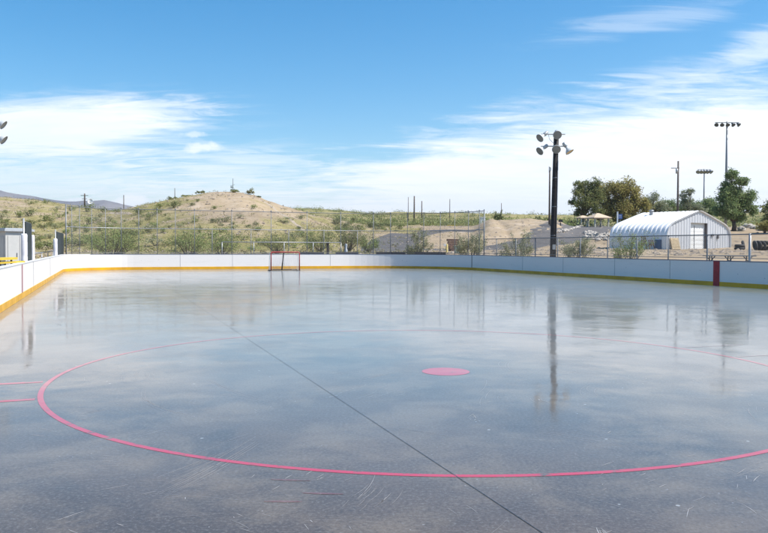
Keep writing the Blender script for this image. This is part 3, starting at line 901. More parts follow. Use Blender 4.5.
mb = MB(); mb.lathe([(.22, -.35), (.22, .35), (.34, .36), (.34, .46), (.001, .55)], Matrix.Translation((-1.6, 6.0, 4.75)), 12); mb.build('roof_vent', M['galv'], QB, True)
mb = MB(); mb.lathe([(.20, -.35), (.20, .30), (.30, .31), (.30, .40), (.001, .48)], Matrix.Translation((2.9, 1.4, 4.4)), 12); mb.build('roof_vent', M['galv'], QB, True)
mb = MB(); mb.box((3.0, -.02, 1.9), (.5, .12, .28)); mb.box((4.3, -.02, 1.7), (.3, .14, .5)); mb.build('wall_box', M['doorframe'], QB)

# pallets leaning
p = hit(676, 249.6); p = Vector((on(676.3, 93).x, 93, zt(on(676.3, 93).x, 93)))
pal = thing('wooden_pallet', 'pale wooden pallets leaning against the metal building front', 'pallet', tuple(p), R(20))
mb = MB(); rot = Matrix.Rotation(R(-18), 3, 'X')
for k in range(8): mb.box(rot @ Vector((0, -.05, .10+k*.185)), (1.25, .03, .13), rot)
mb.build('slat', M['pallet'], pal)
mb = MB()
for xx in (-.57, 0, .57): mb.box(rot @ Vector((xx, .03, .75)), (.05, .11, 1.5), rot)
mb.build('stringer', M['pallet'], pal)
mb = MB()
for k in range(8): mb.box(rot @ Vector((0, .11, .10+k*.185)), (1.25, .03, .13), rot)
mb.build('back_slat', M['pallet'], pal)
# rust-red leaning frames by the left wall of the building
for px, D, h, lab in ((644.5, 94, 1.55, 'rust red steel frame leaning by the shaded building side, taller one'), (652, 93, 1.15, 'rust red steel frame by the shaded building side, shorter one')):
    b = on(px, D); o = thing('scrap_rack', lab, 'frame', tuple(b), R(15), 'rust red frames beside the building')
    mb = MB(); mb.tube([(-.35, 0, 0), (-.25, .3, h), (.25, .3, h), (.35, 0, 0)], .06, 6); mb.tube([(-.3, .15, h*.5), (.3, .15, h*.5)], .05, 6); mb.tube([(0, .12, h*.3), (0, .3, h)], .05, 6)
    mb.build('frame', M['brownrock'], o)
b = on(658.5, 93.5); o = thing('steel_drum', 'dark drum standing at the corner of the metal building', 'drum', tuple(b))
mb = MB(); mb.lathe([(.001, 1.2), (.42, 1.2), (.45, 1.17), (.43, .8), (.45, .78), (.43, .4), (.45, .38), (.45, 0)], Matrix(), 14); mb.build('drum_body', M['cap'], o, True)

# tyres and junk at right
def torus(R0, r, M4, n=16, k=8):
    mb = MB(); rows = []
    for i in range(n+1):
        a_ = 2*math.pi*i/n; row = []
        for j in range(k+1):
            q = 2*math.pi*j/k; row.append(M4 @ Vector(((R0+r*math.cos(q))*math.cos(a_), (R0+r*math.cos(q))*math.sin(a_), r*math.sin(q))))
        rows.append(row)
    mb.grid(rows, flip=True); return mb
ty = torus(.42, .17, Matrix()).build('old_tyre', M['tyre'], smooth=True)
tys = [(739, 92, 0, 'lowest old tyre in the pair of tyres right of the metal building', 0), (739.4, 92, .34, 'old tyre resting on top of another right of the metal building', 1), (743, 93, .45, 'old tyre standing upright beside the tyre pair', 2)]
for i, px in enumerate((755, 758.2, 761.5, 765, 769)): tys.append((px, 88, .45, 'old tyre standing in the dark row behind the fence at far right', 2))
for i, (px, D, dz, lab, st_) in enumerate(tys):
    o = ty if i == 0 else dup(ty)
    b = on(px, D); o.location = (b.x, b.y, b.z+(.17 if st_ < 2 else .12)+dz)
    if st_ == 2: o.rotation_euler = (R(80), R(4*i), R(30+17*i))
    tag(o, lab, 'tyre', 'old tyres near the metal building')

# picnic table behind the right fence
pt = on(727, 35.5); PT = thing('picnic_table', 'metal frame picnic table close behind the right fence', 'table', (pt.x, pt.y, pt.z), R(-3))
zs = at(735, 255.4, 35.5).z-pt.z
mb = MB(); mb.box((.1, 0, zs-.02), (2.2, .7, .045)); mb.build('tabletop', M['galvdark'], PT)
for yy in (-.62, .62):
    mb = MB(); mb.box((-.1, yy, zs-.30), (2.6, .24, .04)); mb.build('seat', M['galvdark'], PT)
for xx in (-.75, .1, .95):
    mb = MB(); mb.tube([(xx, -.6, zs-.32), (xx, .6, zs-.32)], .025, 6); mb.tube([(xx, -.45, 0), (xx, -.12, zs-.04)], .028, 6); mb.tube([(xx, .45, 0), (xx, .12, zs-.04)], .028, 6)
    mb.tube([(xx-.2, 0, zs-.05), (xx, 0, zs-.26), (xx+.2, 0, zs-.05)], .025, 6); mb.build('leg', M['galvdark'], PT, True)

# ------------------------------------------------------------------ shelters, roads
def shelter(px, D, w, zpost, rise, label, open_table=True):
    b = on(px, D); o = thing('picnic_shelter', label, 'shelter', tuple(b), R(14))
    hw_ = w/2
    mb = MB(); e = hw_+.35
    v = [(-e, -e, zpost), (e, -e, zpost), (e, e, zpost), (-e, e, zpost), (-.25, 0, zpost+rise), (.25, 0, zpost+rise)]
    v2 = [(x, y, z-.16) for x, y, z in v[:4]]
    mb.add(v+v2, [(0, 1, 5, 4), (1, 2, 5), (2, 3, 4, 5), (3, 0, 4), (6, 7, 1, 0), (7, 8, 2, 1), (8, 9, 3, 2), (9, 6, 0, 3), (9, 8, 7, 6)]); mb.build('roof', M['tan'], o)
    for sx in (-1, 1):
        for sy in (-1, 1):
            mb = MB(); mb.box((sx*hw_*.9, sy*hw_*.9, (zpost-.3)/2), (.28, .28, zpost+.1)); mb.build('post', M['cream'], o)
    mb = MB(); mb.box((0, 0, .74), (1.8, .8, .08)); mb.box((0, -.65, .45), (1.8, .25, .06)); mb.box((0, .65, .45), (1.8, .25, .06)); mb.box((-.6, 0, .38), (.1, .5, .72)); mb.box((.6, 0, .38), (.1, .5, .72)); mb.build('table', M['cream'], o)
    return o
shelter(597.5, 158, 3.4, 1.95, .95, 'larger tan hip roofed picnic shelter at the road end')
shelter(582.5, 168, 1.9, 2.0, .5, 'smaller tan roofed shelter half behind the larger one')

def road(pts, widths, name, label, m='asphalt', lift=.05):
    P = [Vector(p) for p in pts]; n = len(P); out = []
    def cr(p0, p1, p2, p3, t_):
        return .5*((2*p1)+(-p0+p2)*t_+(2*p0-5*p1+4*p2-p3)*t_*t_+(-p0+3*p1-3*p2+p3)*t_**3)
    cl = []
    for i in range(n-1):
        for j in range(16):
            t_ = j/16; cl.append((cr(P[max(i-1, 0)], P[i], P[i+1], P[min(i+2, n-1)], t_), widths[i]+(widths[i+1]-widths[i])*t_))
    cl.append((P[-1], widths[-1]))
    rows = [[] for _ in range(9)]
    for i, (p, w) in enumerate(cl):
        t_ = cl[min(i+1, len(cl)-1)][0]-cl[max(i-1, 0)][0]; t_.z = 0; t_.normalize(); s = Vector((-t_.y, t_.x, 0))
        for k in range(9):
            q = p+s*w*(k/8-.5); rows[k].append((q.x, q.y, zt(q.x, q.y)+lift*(1 if 0 < k < 8 else -.6)))
    mb = MB(); mb.grid(rows, flip=True); o = mb.build(name, M[m], smooth=True); tag(o, label, None, None, 'structure'); return o
h2 = lambda x, y: hit(x, y)
road([on(700, 150), on(640, 146), h2(604, 226), h2(578, 231), h2(552, 239), h2(524, 245), on(480, 88), on(430, 84), on(396, 92), on(389, 104)],
     [14, 14, 13, 12, 9, 8, 8, 8, 9, 8], 'road', 'grey asphalt road from the shelters down behind the fence')
road([on(389, 103), h2(396, 240), h2(408, 235.5), h2(425, 232.5), h2(450, 230.6), h2(478, 230)], [8, 8, 8, 6.5, 5, 3.5], 'road', 'grey asphalt road climbing right across the slope', lift=.06)

road([h2(259, 199.5), h2(272, 207), h2(286, 217), h2(297, 225), h2(305, 232)], [.5, .8, .9, .9, .5], 'trail', 'pale bare footpath down the right flank of the hill', 'trail', .04)
road([h2(98, 214.5), h2(108, 213), h2(120, 213.5), h2(131, 215)], [.8, 1.6, 1.6, .8], 'trail', 'short pale bare track on the saddle at left', 'trail', .04)
# pale boulders
def boulder_mesh(seed, m):
    rb = random.Random(seed); mb = MB(); n, k = 9, 6; rows = []
    off = Vector((rb.uniform(0, 50), rb.uniform(0, 50), 0))
    for i in range(k+1):
        th = math.pi*i/k; row = []
        for j in range(n+1):
            ph = 2*math.pi*(j % n)/n; d = Vector((math.sin(th)*math.cos(ph), math.sin(th)*math.sin(ph), math.cos(th)))
            r = .5*(1+.55*noise.noise(d*1.6+off)); row.append((d.x*r*1.15, d.y*r, d.z*r*.75))
        rows.append(row)
    mb.grid(rows, flip=True); return mb.build('boulder', m, smooth=False)
rsb = random.Random(3)
spots = []
for i in range(26):   # border of the road towards the shelter
    t_ = i/25; spots.append((557+28*t_+rsb.uniform(-.6, .6), 232.3-7.2*t_**1.6+rsb.uniform(-.25, .25), rsb.uniform(.45, .8), 'A'))
for i in range(58):
    spots.append((rsb.uniform(585, 617), rsb.uniform(233.5, 241.5), rsb.uniform(.5, 1.05), 'B'))
for i in range(30):
    spots.append((rsb.uniform(737, 775), rsb.uniform(222, 232), rsb.uniform(.7, 1.8), 'C'))
protos = []
LABB = {'A': ('pale boulder in the row edging the road below the shelters', 'boulders edging the road'), 'B': ('pale boulder on the rocky bank left of the metal building', 'boulders on the rocky bank'), 'C': ('pale boulder on the slope at far right behind the trees', 'boulders on the far right slope')}
for i, (px, py, s, g) in enumerate(spots):
    if len(protos) < 5: o = boulder_mesh(i, M['whiterock']); protos.append(o)
    else: o = dup(protos[i % 5])
    b = hit(px, py); o.location = (b.x, b.y, b.z+.18*s); o.scale = (s, s, s); o.rotation_euler = (0, 0, rsb.uniform(0, 6.28))
    tag(o, LABB[g][0], 'boulder', LABB[g][1])

# grills, sign, bollards, small boxes
for px, py, h, lab in ((550.3, 226.6, 1.1, 'bare wooden stub post left of the grills, beside the black lamp pole'), (560.5, 226, 1.0, 'black park grill nearest the lamp pole'), (571, 226, 1.2, 'larger black park grill in the close pair'), (575, 226, 1.1, 'thinner black park grill in the close pair')):
    b = hit(px, py)
    if px < 555:
        o = thing('stub_post', lab, 'post', tuple(b)); mb = MB(); mb.tube([(0, 0, -.1), (0, 0, h)], .14, 8); mb.build('post', M['woodgrey'], o)
    else:
        o = thing('park_grill', lab, 'grill', tuple(b), 0, 'black park grills by the road')
        mb = MB(); mb.tube([(0, 0, -.1), (0, 0, h*.6)], .09, 6); mb.build('post', M['grill'], o)
        s = {560.5: .6, 571: 1.15, 575: .6}[px]
        mb = MB(); mb.box((0, 0, h*.85), (s, .5, h*.4)); mb.box((0, -.05, h*1.05), (s*.9, .35, .06)); mb.build('fire_box', M['grill'], o)
b = on(619.6, 152); o = thing('road_sign', 'small blue sign with white post beside the shelters', 'sign', tuple(b))
zz = at(620, 216.5, 152).z-b.z
mb = MB(); mb.box((0, -.05, zz), (.85, .05, 1.0)); mb.build('sign_face', M['bluesign'], o)
mb = MB(); mb.box((0, -.08, zz+.18), (.5, .012, .06)); mb.box((0, -.08, zz-.12), (.5, .012, .06)); mb.build('white_bar', M['whitepaint'], o)
mb = MB(); mb.tube([(0, 0, -.2), (0, 0, zz+.5)], .05, 6); mb.build('post', M['galv'], o)
b = on(617, 150); o = thing('marker_post', 'tall white post left of the small blue sign', 'post', tuple(b)); zz = at(617, 212, 150).z-b.z
mb = MB(); mb.box((0, 0, zz/2-.1), (.24, .24, zz+.2)); mb.box((0, 0, zz+.03), (.3, .3, .08)); mb.build('post', M['whitepaint'], o)
# rust-brown timber stacks + yellow post + box
for px, D, w, h, yt, lab in ((453, 92, 1.35, .75, 239, 'rust brown timber stack on the slope behind the fence, higher one'), (464.5, 95, .9, .5, 240.5, 'small rust brown timber stack behind the grey green shrub'), (453, 78, .7, .5, 251.2, 'rust brown timber stack beside the grey green box, lower one')):
    b = on(px, D); top = at(px, yt, D).z; o = thing('timber_stack', lab, 'timber stack', (b.x, b.y, b.z), R(8), 'rust brown timber stacks')
    hh = max(.4, top-b.z); k_ = max(2, int(hh/.22))
    for k in range(k_):
        mb = MB()
        for q in range(3): mb.box((random.uniform(-.08, .08), (q-1)*.3, hh*(k+.5)/k_), (w*random.uniform(.9, 1.1), .24, hh/k_*.86))
        mb.build('timber', M['brownrock'], o)
b = on(446.8, 70); o = thing('bollard', 'pale yellow bollard post near the grey green box', 'bollard', tuple(b)); zz = at(446.8, 244.3, 70).z-b.z
mb = MB(); mb.lathe([(.001, zz+.05), (.07, zz+.03), (.10, zz-.03), (.10, -.1)], Matrix(), 10); mb.build('post', M['yellowpost'], o, True)
mb = MB(); mb.box((-.14, -.02, zz-.08), (.32, .1, .16)); mb.build('cap', M['whitepaint'], o)
b = on(458, 66); o = thing('utility_box', 'grey green utility box behind the fence beside a shrub', 'utility box', tuple(b)); zz = at(458, 246.2, 66).z-b.z
mb = MB(); mb.box((0, 0, zz/2-.05), (.62, .5, zz+.1)); mb.build('body', M['greybox'], o)
mb = MB(); mb.box((0, 0, zz+.03), (.70, .58, .06)); mb.build('lid', M['greybox'], o)
mb = MB(); mb.box((0, -.265, zz*.5), (.5, .03, zz*.7)); mb.build('door', M['greybox'], o)
b = on(346, 75); o = thing('hydrant_post', 'short pale grey pipe post left of the road curve', 'post', tuple(b)); zz = at(346, 243.6, 75).z-b.z
mb = MB(); mb.lathe([(.001, zz), (.09, zz-.03), (.13, zz-.12), (.10, zz*.55), (.16, zz*.5), (.16, 0)], Matrix(), 10); mb.build('post', M['galv'], o, True)
# white sign-like box on the far slope
b = on(482.5, 200); o = thing('white_kiosk', 'small white kiosk box among bushes on the far slope', 'kiosk', tuple(b)); zz = at(482.5, 217.3, 200).z-b.z
mb = MB(); mb.box((0, 0, zz/2-.1), (1.3, .8, zz+.1)); mb.build('body', M['whitepaint'], o)
mb = MB(); mb.box((0, 0, zz+.02), (1.55, 1.0, .14)); mb.build('roof', M['whitepaint'], o)
# dark low timbers just behind the boards (benches seen edge-on)
for k, (x0, x1, D, lab) in enumerate(((300, 323.5, 60, 'dark timber bench behind the far boards, right beside the goal'), (335.5, 358.5, 61, 'dark timber bench behind the far boards, below the bushes left of the road'), (376, 405.5, 61, 'longest dark timber bench behind the far boards, below the road curve'), (414.5, 446, 61, 'dark timber bench behind the far boards, below the airy tree'))):
    a, b = at(x0, 252.6, D), at(x1, 252.9, D); mid = (a+b)/2; g = zt(mid.x, mid.y)
    o = thing('timber_bench', lab, 'bench', (mid.x, mid.y, g), math.atan2((b-a).y, (b-a).x), 'dark benches behind the far boards')
    l_ = (b-a).length; zz = mid.z-g
    mb = MB(); mb.box((0, .1, zz-.04), (l_, .06, .2)); mb.build('backrest', M['darkwood'], o)
    mb = MB(); mb.box((0, -.2, zz-.34), (l_, .34, .06)); mb.build('seat', M['darkwood'], o)
    for q in (-.4, .4):
        mb = MB(); mb.box((q*l_, .0, (zz-.1)/2), (.09, .3, zz)); mb.build('leg', M['darkwood'], o)
b = on(327.8, 63); o = thing('stub_post', 'dark short post standing right of the pale pipe railing', 'post', tuple(b)); zz = at(327.8, 244.5, 63).z-b.z
mb = MB(); mb.box((0, 0, zz/2), (.2, .2, zz+.2)); mb.box((0, 0, zz+.1), (.26, .26, .05)); mb.build('post', M['darkwood'], o)

# ------------------------------------------------------------------ trees and shrubs
def tree(label, base, blobs, leaf, clumps, per, m, trunk=.3, seed=0, name='tree', cat='tree', droop=0.0, group=None):
    """blobs: (dx, dz, rx, rz) relative to base; depth radius ~ rx"""
    rt = random.Random(seed)
    o = thing(name, label, cat, tuple(base), 0, group)
    tb = MB(); cb = MB()
    tot = sum(rx*rx*rz for _, _, rx, rz in blobs)
    zmin = min(dz-rz for _, dz, _, rz in blobs)
    fork = max(.6, zmin*.7+.6)
    tb.tube([(0, 0, -.4), (trunk*.4, 0, fork*.5), (0, 0, fork)], [trunk*1.25, trunk, trunk*.85], 8)
    for bi, (dx, dz, rx, rz) in enumerate(blobs):
        dy = rt.uniform(-.4, .4)*rx
        mid = Vector((dx*.45+rt.uniform(-.3, .3), dy*.4, fork+(dz-fork)*.55))
        tb.tube([(0, 0, fork-.1), tuple(mid), (dx, dy, dz+rz*.3)], [trunk*.7, trunk*.4, trunk*.12], 6)
        n = max(6, int(clumps*(rx*rx*rz)**.75/sum((q[2]**2*q[3])**.75 for q in blobs)))
        for i in range(n):
            d = Vector((rt.gauss(0, 1), rt.gauss(0, 1), rt.gauss(0, 1))).normalized()
            rr_ = rt.random()**.45*rt.uniform(.8, 1.0)
            c = Vector((dx+d.x*rx*rr_, dy+d.y*rx*rr_, dz+d.z*rz*rr_))
            if i % 5 == 0: tb.tube([tuple(mid), tuple((mid+c)/2+Vector((0, 0, .2))), tuple(c)], [trunk*.22, trunk*.12, .02], 4, cap=False)
            cs = rt.uniform(.2, .36)*min(rx, rz)
            for k in range(int(per*rt.uniform(.5, 1.4))):
                g = Vector((rt.gauss(0, cs), rt.gauss(0, cs), rt.gauss(0, cs*.75)))
                if droop: g.z -= abs(rt.gauss(0, cs*droop))
                cb.leaf(c+g, leaf*rt.uniform(.6, 1.3), 0, rt, -droop)
    tb.build('trunk', M['bark'], o, True); cb.build('crown', M[m], o)
    return o
def px2m(D): return D/759
def tree_px(label, D, xc, blobs_px, **kw):
    b = on(xc, D); k = D/759
    bl = []
    for x, y, rx, ry in blobs_px:
        c = at(x, y, D); bl.append((c.x-b.x, c.z-b.z, rx*k, ry*k))
    return tree(label, b, bl, **kw)
tree_px('dark green gappy tree left of the tamarisk, behind the shelters', 172, 583, [(577, 192, 7, 6), (584, 185, 8, 6), (573, 202, 6, 5), (582, 203, 9, 8), (590, 190, 8, 8), (580, 212, 7, 5), (592, 205, 8, 9), (596, 182, 6, 5), (598, 195, 8, 8), (598, 211, 7, 5)],
        leaf=0.218, clumps=204, per=57, m='leafdark', trunk=.45, seed=1)
tree_px('broad brownish olive tamarisk tree behind the larger shelter', 176, 618, [(602, 192, 9, 10), (614, 188, 11, 8), (627, 187, 11, 9), (638, 195, 7, 9), (607, 207, 10, 9), (621, 203, 12, 10), (634, 207, 8, 9), (618, 215, 12, 6), (600, 216, 6, 4), (645, 205, 6, 9), (594, 200, 6, 7)],
        leaf=0.240, clumps=391, per=66, m='leafolive', trunk=.6, seed=2, droop=.6)
tree_px('sparse pale tree right of the tamarisk above the white roof', 190, 652, [(647, 200, 6, 8), (655, 197, 6, 6), (660, 205, 8, 6), (650, 208, 8, 5), (665, 211, 10, 4)], leaf=0.204, clumps=102, per=48, m='leafpale', trunk=.3, seed=3)
tree_px('thin pale tree left of the transformer pole', 200, 671, [(666, 205, 7, 5), (674, 203, 6, 6), (670, 211, 9, 4), (681, 211, 9, 4)], leaf=0.204, clumps=85, per=48, m='leafgreen', trunk=.25, seed=4)
tree_px('tall narrow pale tree right of the transformer pole', 195, 688, [(684, 196, 5, 6), (690, 192, 4, 6), (688, 204, 8, 7), (694, 209, 7, 5), (701, 211, 7, 4)], leaf=0.204, clumps=119, per=48, m='leafpale', trunk=.28, seed=5)
tree_px('low rounded tree below the shorter light mast', 205, 706, [(702, 206, 7, 6), (711, 204, 7, 7), (707, 212, 9, 5)], leaf=0.218, clumps=119, per=52, m='leafgreen', trunk=.28, seed=6)
tree_px('low dense green tree left of the large eucalyptus, just above the white roof', 215, 697, [(680, 209, 8, 6), (692, 207, 9, 7), (704, 209, 9, 6), (714, 207, 8, 7)], leaf=.24, clumps=150, per=50, m='leafgreen', trunk=.3, seed=51)
tree_px('low pale olive tree between the tamarisk and the transformer pole', 210, 660, [(648, 206, 7, 7), (658, 207, 8, 6), (668, 209, 8, 5)], leaf=.24, clumps=110, per=50, m='leafolive', trunk=.3, seed=52)
tree_px('large dark green eucalyptus tree right of the metal building', 140, 733, [(731, 175, 6, 7), (740, 181, 7, 5), (728, 187, 7, 7), (723, 198, 8, 8), (735, 196, 9, 8), (750, 198, 7, 7), (744, 205, 8, 7), (728, 210, 10, 8), (738, 216, 9, 6), (752, 209, 5, 6), (719, 211, 6, 6)],
        leaf=0.196, clumps=442, per=57, m='leafgreen', trunk=.4, seed=7)
tree_px('dark tree cut by the right picture edge', 150, 770, [(768, 209, 7, 6), (775, 205, 9, 9), (770, 219, 8, 6), (780, 216, 9, 8)], leaf=0.196, clumps=136, per=57, m='leafdark', trunk=.35, seed=8)
tree_px('olive bushy small tree below the dark tree at right edge', 135, 764, [(762, 226, 6, 4), (768, 224, 6, 5), (773, 228, 7, 4)], leaf=0.160, clumps=85, per=52, m='leafolive', trunk=.2, seed=9, name='bushy_tree')

def shrub(label, base, w, h, leaves, leaf, m, seed, name='shrub', cat='shrub', airy=1.0, group=None, stems=16):
    rt = random.Random(seed); o = thing(name, label, cat, tuple(base), 0, group); tb, cb = MB(), MB()
    tips = []
    for i in range(stems):
        a_ = rt.uniform(0, 6.28); el = rt.uniform(.08, 1.0); 
        tip = Vector((math.cos(a_)*w/2*math.sqrt(1-el*el*.75)*rt.uniform(.7, 1.05), math.sin(a_)*w/2*math.sqrt(1-el*el*.75)*rt.uniform(.7, 1.05), h*(.3+.7*el)*rt.uniform(.75, 1.05)))
        mid = tip*.5+Vector((rt.gauss(0, .08), rt.gauss(0, .08), h*.06))
        tb.tube([(rt.gauss(0, .05), rt.gauss(0, .05), -.1), tuple(mid), tuple(tip)], [.03*h/2.5, .018*h/2.5, .005], 4, cap=False)
        tips.append((mid, tip))
        for j in range(3):
            b0 = mid+(tip-mid)*rt.random(); t2 = b0+Vector((rt.gauss(0, w*.11), rt.gauss(0, w*.11), abs(rt.gauss(0, h*.14))))
            tb.tube([tuple(b0), tuple(t2)], [.009, .003], 3, cap=False); tips.append((b0, t2))
    for i in range(leaves):
        a_, b_ = tips[rt.randrange(len(tips))]; f = rt.random()**.7
        c = a_+(b_-a_)*f+Vector((rt.gauss(0, w*.035*airy), rt.gauss(0, w*.035*airy), rt.gauss(0, h*.04*airy)))
        if c.z > .05: cb.leaf(c, leaf*rt.uniform(.6, 1.3), 0, rt, .6)
    tb.build('stem', M['twig'], o); cb.build('foliage', M[m], o); return o
def shrub_px(label, D, x0, x1, ytop, **kw):
    xc = (x0+x1)/2; b = on(xc, D); h = at(xc, ytop, D).z-b.z; w = (x1-x0)*D/759
    return shrub(label, b, w, h, **kw)
shrub_px('airy grey green shrub behind the right fence, second left of the lamp pole', 58, 453, 489, 228, leaves=4845, leaf=0.056, m='shrubgrey', seed=21)
shrub_px('feathery grey green shrub directly left of the black lamp pole', 51.5, 499, 536, 232.5, leaves=5415, leaf=0.052, m='shrubgrey', seed=22, stems=20)
shrub_px('feathery grey green shrub directly right of the black lamp pole', 47, 553, 597, 236, leaves=4845, leaf=0.048, m='shrubgrey', seed=23, stems=18)
shrub_px('yellow green shrub in front of the metal building left side', 42.5, 607, 652, 229, leaves=2850, leaf=0.044, m='shrubgreen', seed=24, stems=20)
shrub_px('airy young palo verde tree in front of the road curve', 63, 404, 434, 231.5, leaves=4275, leaf=0.056, m='shrubgrey', seed=25, name='young_tree', cat='tree')
shrub_px('big airy green shrub behind the fence at the left corner', 63, 82, 141, 222, leaves=4940, leaf=0.063, m='shrubgreen', seed=26, stems=36, airy=1.9)
shrub_px('wide airy olive shrub behind the fence, first right of the corner shrub', 66, 166, 212, 229, leaves=3610, leaf=0.063, m='shrubgreen', seed=27, stems=32, airy=1.9)
shrub_px('olive shrub behind the fence, touching the wide airy shrub left of the goal', 69, 203, 240, 231, leaves=2850, leaf=0.063, m='shrubgreen', seed=28, stems=30, airy=1.9)
shrub_px('olive green shrub behind the fence above the goal', 78, 258, 296, 231, leaves=2850, leaf=0.067, m='scrub', seed=29, stems=30, airy=1.9)
shrub_px('dark olive shrub behind the fence right of the goal', 82, 302, 338, 226, leaves=3230, leaf=0.067, m='scrub', seed=30, stems=30, airy=1.9)
shrub_px('dense dark shrub left of the pale pipe post', 88, 330, 366, 222, leaves=3800, leaf=0.074, m='scrubdark', seed=31, stems=32, airy=1.9)
shrub_px('bright green low shrub at the left edge of the road', 92, 356, 380, 234, leaves=2660, leaf=0.067, m='shrubgreen', seed=32, stems=30, airy=1.9)
shrub_px('round dark bush under the short thin pole on the far slope', 190, 493.5, 504, 211.5, leaves=1900, leaf=0.148, m='scrubdark', seed=33, name='bush', cat='bush')
shrub_px('upright dark bush left of the lone bare utility pole', 190, 534, 541, 214.5, leaves=1330, leaf=0.148, m='scrubdark', seed=34, name='bush', cat='bush')
shrub_px('olive bush right at the foot of the lone bare utility pole', 185, 543, 554, 217.5, leaves=1330, leaf=0.148, m='scrubdark', seed=35, name='bush', cat='bush')
shrub_px('low yellow flowering bush below the solitary thin pole', 165, 446, 459, 225.5, leaves=1710, leaf=0.118, m='flower', seed=36, name='flowering_bush', cat='bush')
shrub_px('small yellow flowering bush right of the three close poles', 170, 433, 443, 226.5, leaves=1140, leaf=0.118, m='flower', seed=37, name='flowering_bush', cat='bush')
shrub_px('grey bush on the right of the hilltop antenna', 148, 246, 254, 189, leaves=1282, leaf=0.126, m='shrubgrey', seed=38, name='bush', cat='bush')
shrub_px('small bush at the foot of the hilltop antenna', 148.5, 229, 239, 189.4, leaves=665, leaf=0.118, m='scrub', seed=39, name='bush', cat='bush')
shrub_px('small dark bush right of the grey hilltop bush', 147, 256, 261, 196, leaves=494, leaf=0.111, m='scrubdark', seed=40, name='bush', cat='bush')
shrub_px('wide low bush on the skyline left of the hilltop', 150, 195, 206, 191, leaves=855, leaf=0.126, m='scrubdark', seed=41, name='bush', cat='bush')
shrub_px('wide bush on the skyline right of the thin short pole', 153, 180, 194, 195, leaves=855, leaf=0.126, m='scrub', seed=42, name='bush', cat='bush')
shrub_px('bush on the skyline at the foot of the thin short pole', 156, 168, 179, 197, leaves=760, leaf=0.126, m='scrubdark', seed=43, name='bush', cat='bush')

# hillside bushes: one mesh each, shared data
def small_bush(seed, m, n=150):
    rt = random.Random(seed); mb = MB()
    for k in range(5):
        a_ = rt.uniform(0, 6.28); mb.tube([(0, 0, -.15), (math.cos(a_)*.25, math.sin(a_)*.25, .5)], [.03, .008], 3, 1, cap=False)
    cl = [(rt.gauss(0, .27), rt.gauss(0, .27), rt.uniform(.18, .62)) for _ in range(7)]
    for i in range(n):
        c = cl[rt.randrange(7)]; q = (c[0]+rt.gauss(0, .13), c[1]+rt.gauss(0, .13), max(.02, c[2]+rt.gauss(0, .13)))
        mb.leaf(q, .06*rt.uniform(.7, 1.4), 0, rt, .5)
    return mb.build('hillside_bush', [M[m], M['twig']])
bp = [small_bush(100+i, ['scrub', 'scrubdark', 'shrubgreen', 'scrub', 'shrubgrey', 'scrubdark'][i], 320) for i in range(6)]
used = [False]*6; rh = random.Random(77); count = 0
zones = [(0, 62, 201, 252, 60, 'left ridge hillside'), (62, 150, 211, 252, 62, 'saddle between the ridge and the dirt hill'), (150, 335, 198, 252, 70, 'slopes of the dirt hill'), (335, 400, 215, 232, 40, 'flat left of the road')]
for x0, x1, y0, y1, num, where in zones:
    got = 0; tries = 0
    while got < num and tries < 900:
        tries += 1
        px, py = rh.uniform(x0, x1), y0+(y1-y0)*rh.random()**.8
        dd = ray(px, py); q = hit(px, py, 330)
        if q.y > 325 or q.y < 70: continue
        bare = math.exp(-((px-245)/50)**2)*(1 if q.z > 5 else .25)
        if rh.random() < bare*.8: continue
        k = rh.randrange(6); o = bp[k] if not used[k] else dup(bp[k]); used[k] = True
        s = rh.choice((.7, .9, 1.2, 1.5, 2.1))*(1.0 if q.y < 150 else 1.25); o.location = tuple(q); o.scale = (s*rh.uniform(.9, 1.4), s, s*rh.uniform(.6, .95)); o.rotation_euler = (0, 0, rh.uniform(0, 6.28))
        tag(o, 'low olive desert bush on the %s' % where, 'bush', 'desert bushes on the %s' % where); got += 1

# scrub mass on the far slopes and fine weeds (uncountable)
mb = MB(); rt = random.Random(9)
tries = 0; n = 0
while n < 2300 and tries < 20000:
    tries += 1
    D = 165+rt.random()**1.5*450; p = rt.uniform(-60, 1000)
    q = on(p, D)
    if D < 235 and (p < 330): continue
    if noise.noise(Vector((q.x*.02, q.y*.02, 5))) < rt.uniform(-.6, .3): continue
    s = rt.uniform(.9, 2.3)*(1+D/700); n += 1; mi = 0 if rt.random() < .6 else (1 if rt.random() < .75 else 2)
    for k in range(60):
        mb.leaf((q.x+rt.gauss(0, .45)*s, q.y+rt.gauss(0, .45)*s, q.z+abs(rt.gauss(0, .30))*s), .11*s, mi, rt, .4)
tag(mb.build('desert_scrub', [M['scrub'], M['scrubdark'], M['shrubgreen']]), 'mass of olive scrub covering the far desert slopes', 'scrub', None, 'stuff')
mb = MB()
for n in range(5200):
    px, D = rt.uniform(-20, 800), 62+rt.random()**1.3*110
    q = on(px, D); s = rt.choice((.05, .07, .1, .16, .26))
    if rink_dist(q.x, q.y) < 6: continue
    e1, e2, e3 = s*rt.uniform(.7, 1.5), s*rt.uniform(.7, 1.5), s*rt.uniform(.4, .9)
    a_ = rt.uniform(0, 3); ca, sa = math.cos(a_), math.sin(a_)
    vs = [(ca*e1, sa*e1, 0), (-sa*e2, ca*e2, .1*s), (-ca*e1, -sa*e1, 0), (sa*e2, -ca*e2, 0), (.2*s, .1*s, e3), (0, 0, -e3)]
    mb.add([(q.x+x, q.y+y, q.z+z) for x, y, z in vs], [(0, 1, 4), (1, 2, 4), (2, 3, 4), (3, 0, 4)])
tag(mb.build('desert_stones', M['stone']), 'small stones strewn over the dirt and hillsides', 'stones', None, 'stuff')
mb = MB(); n = 0
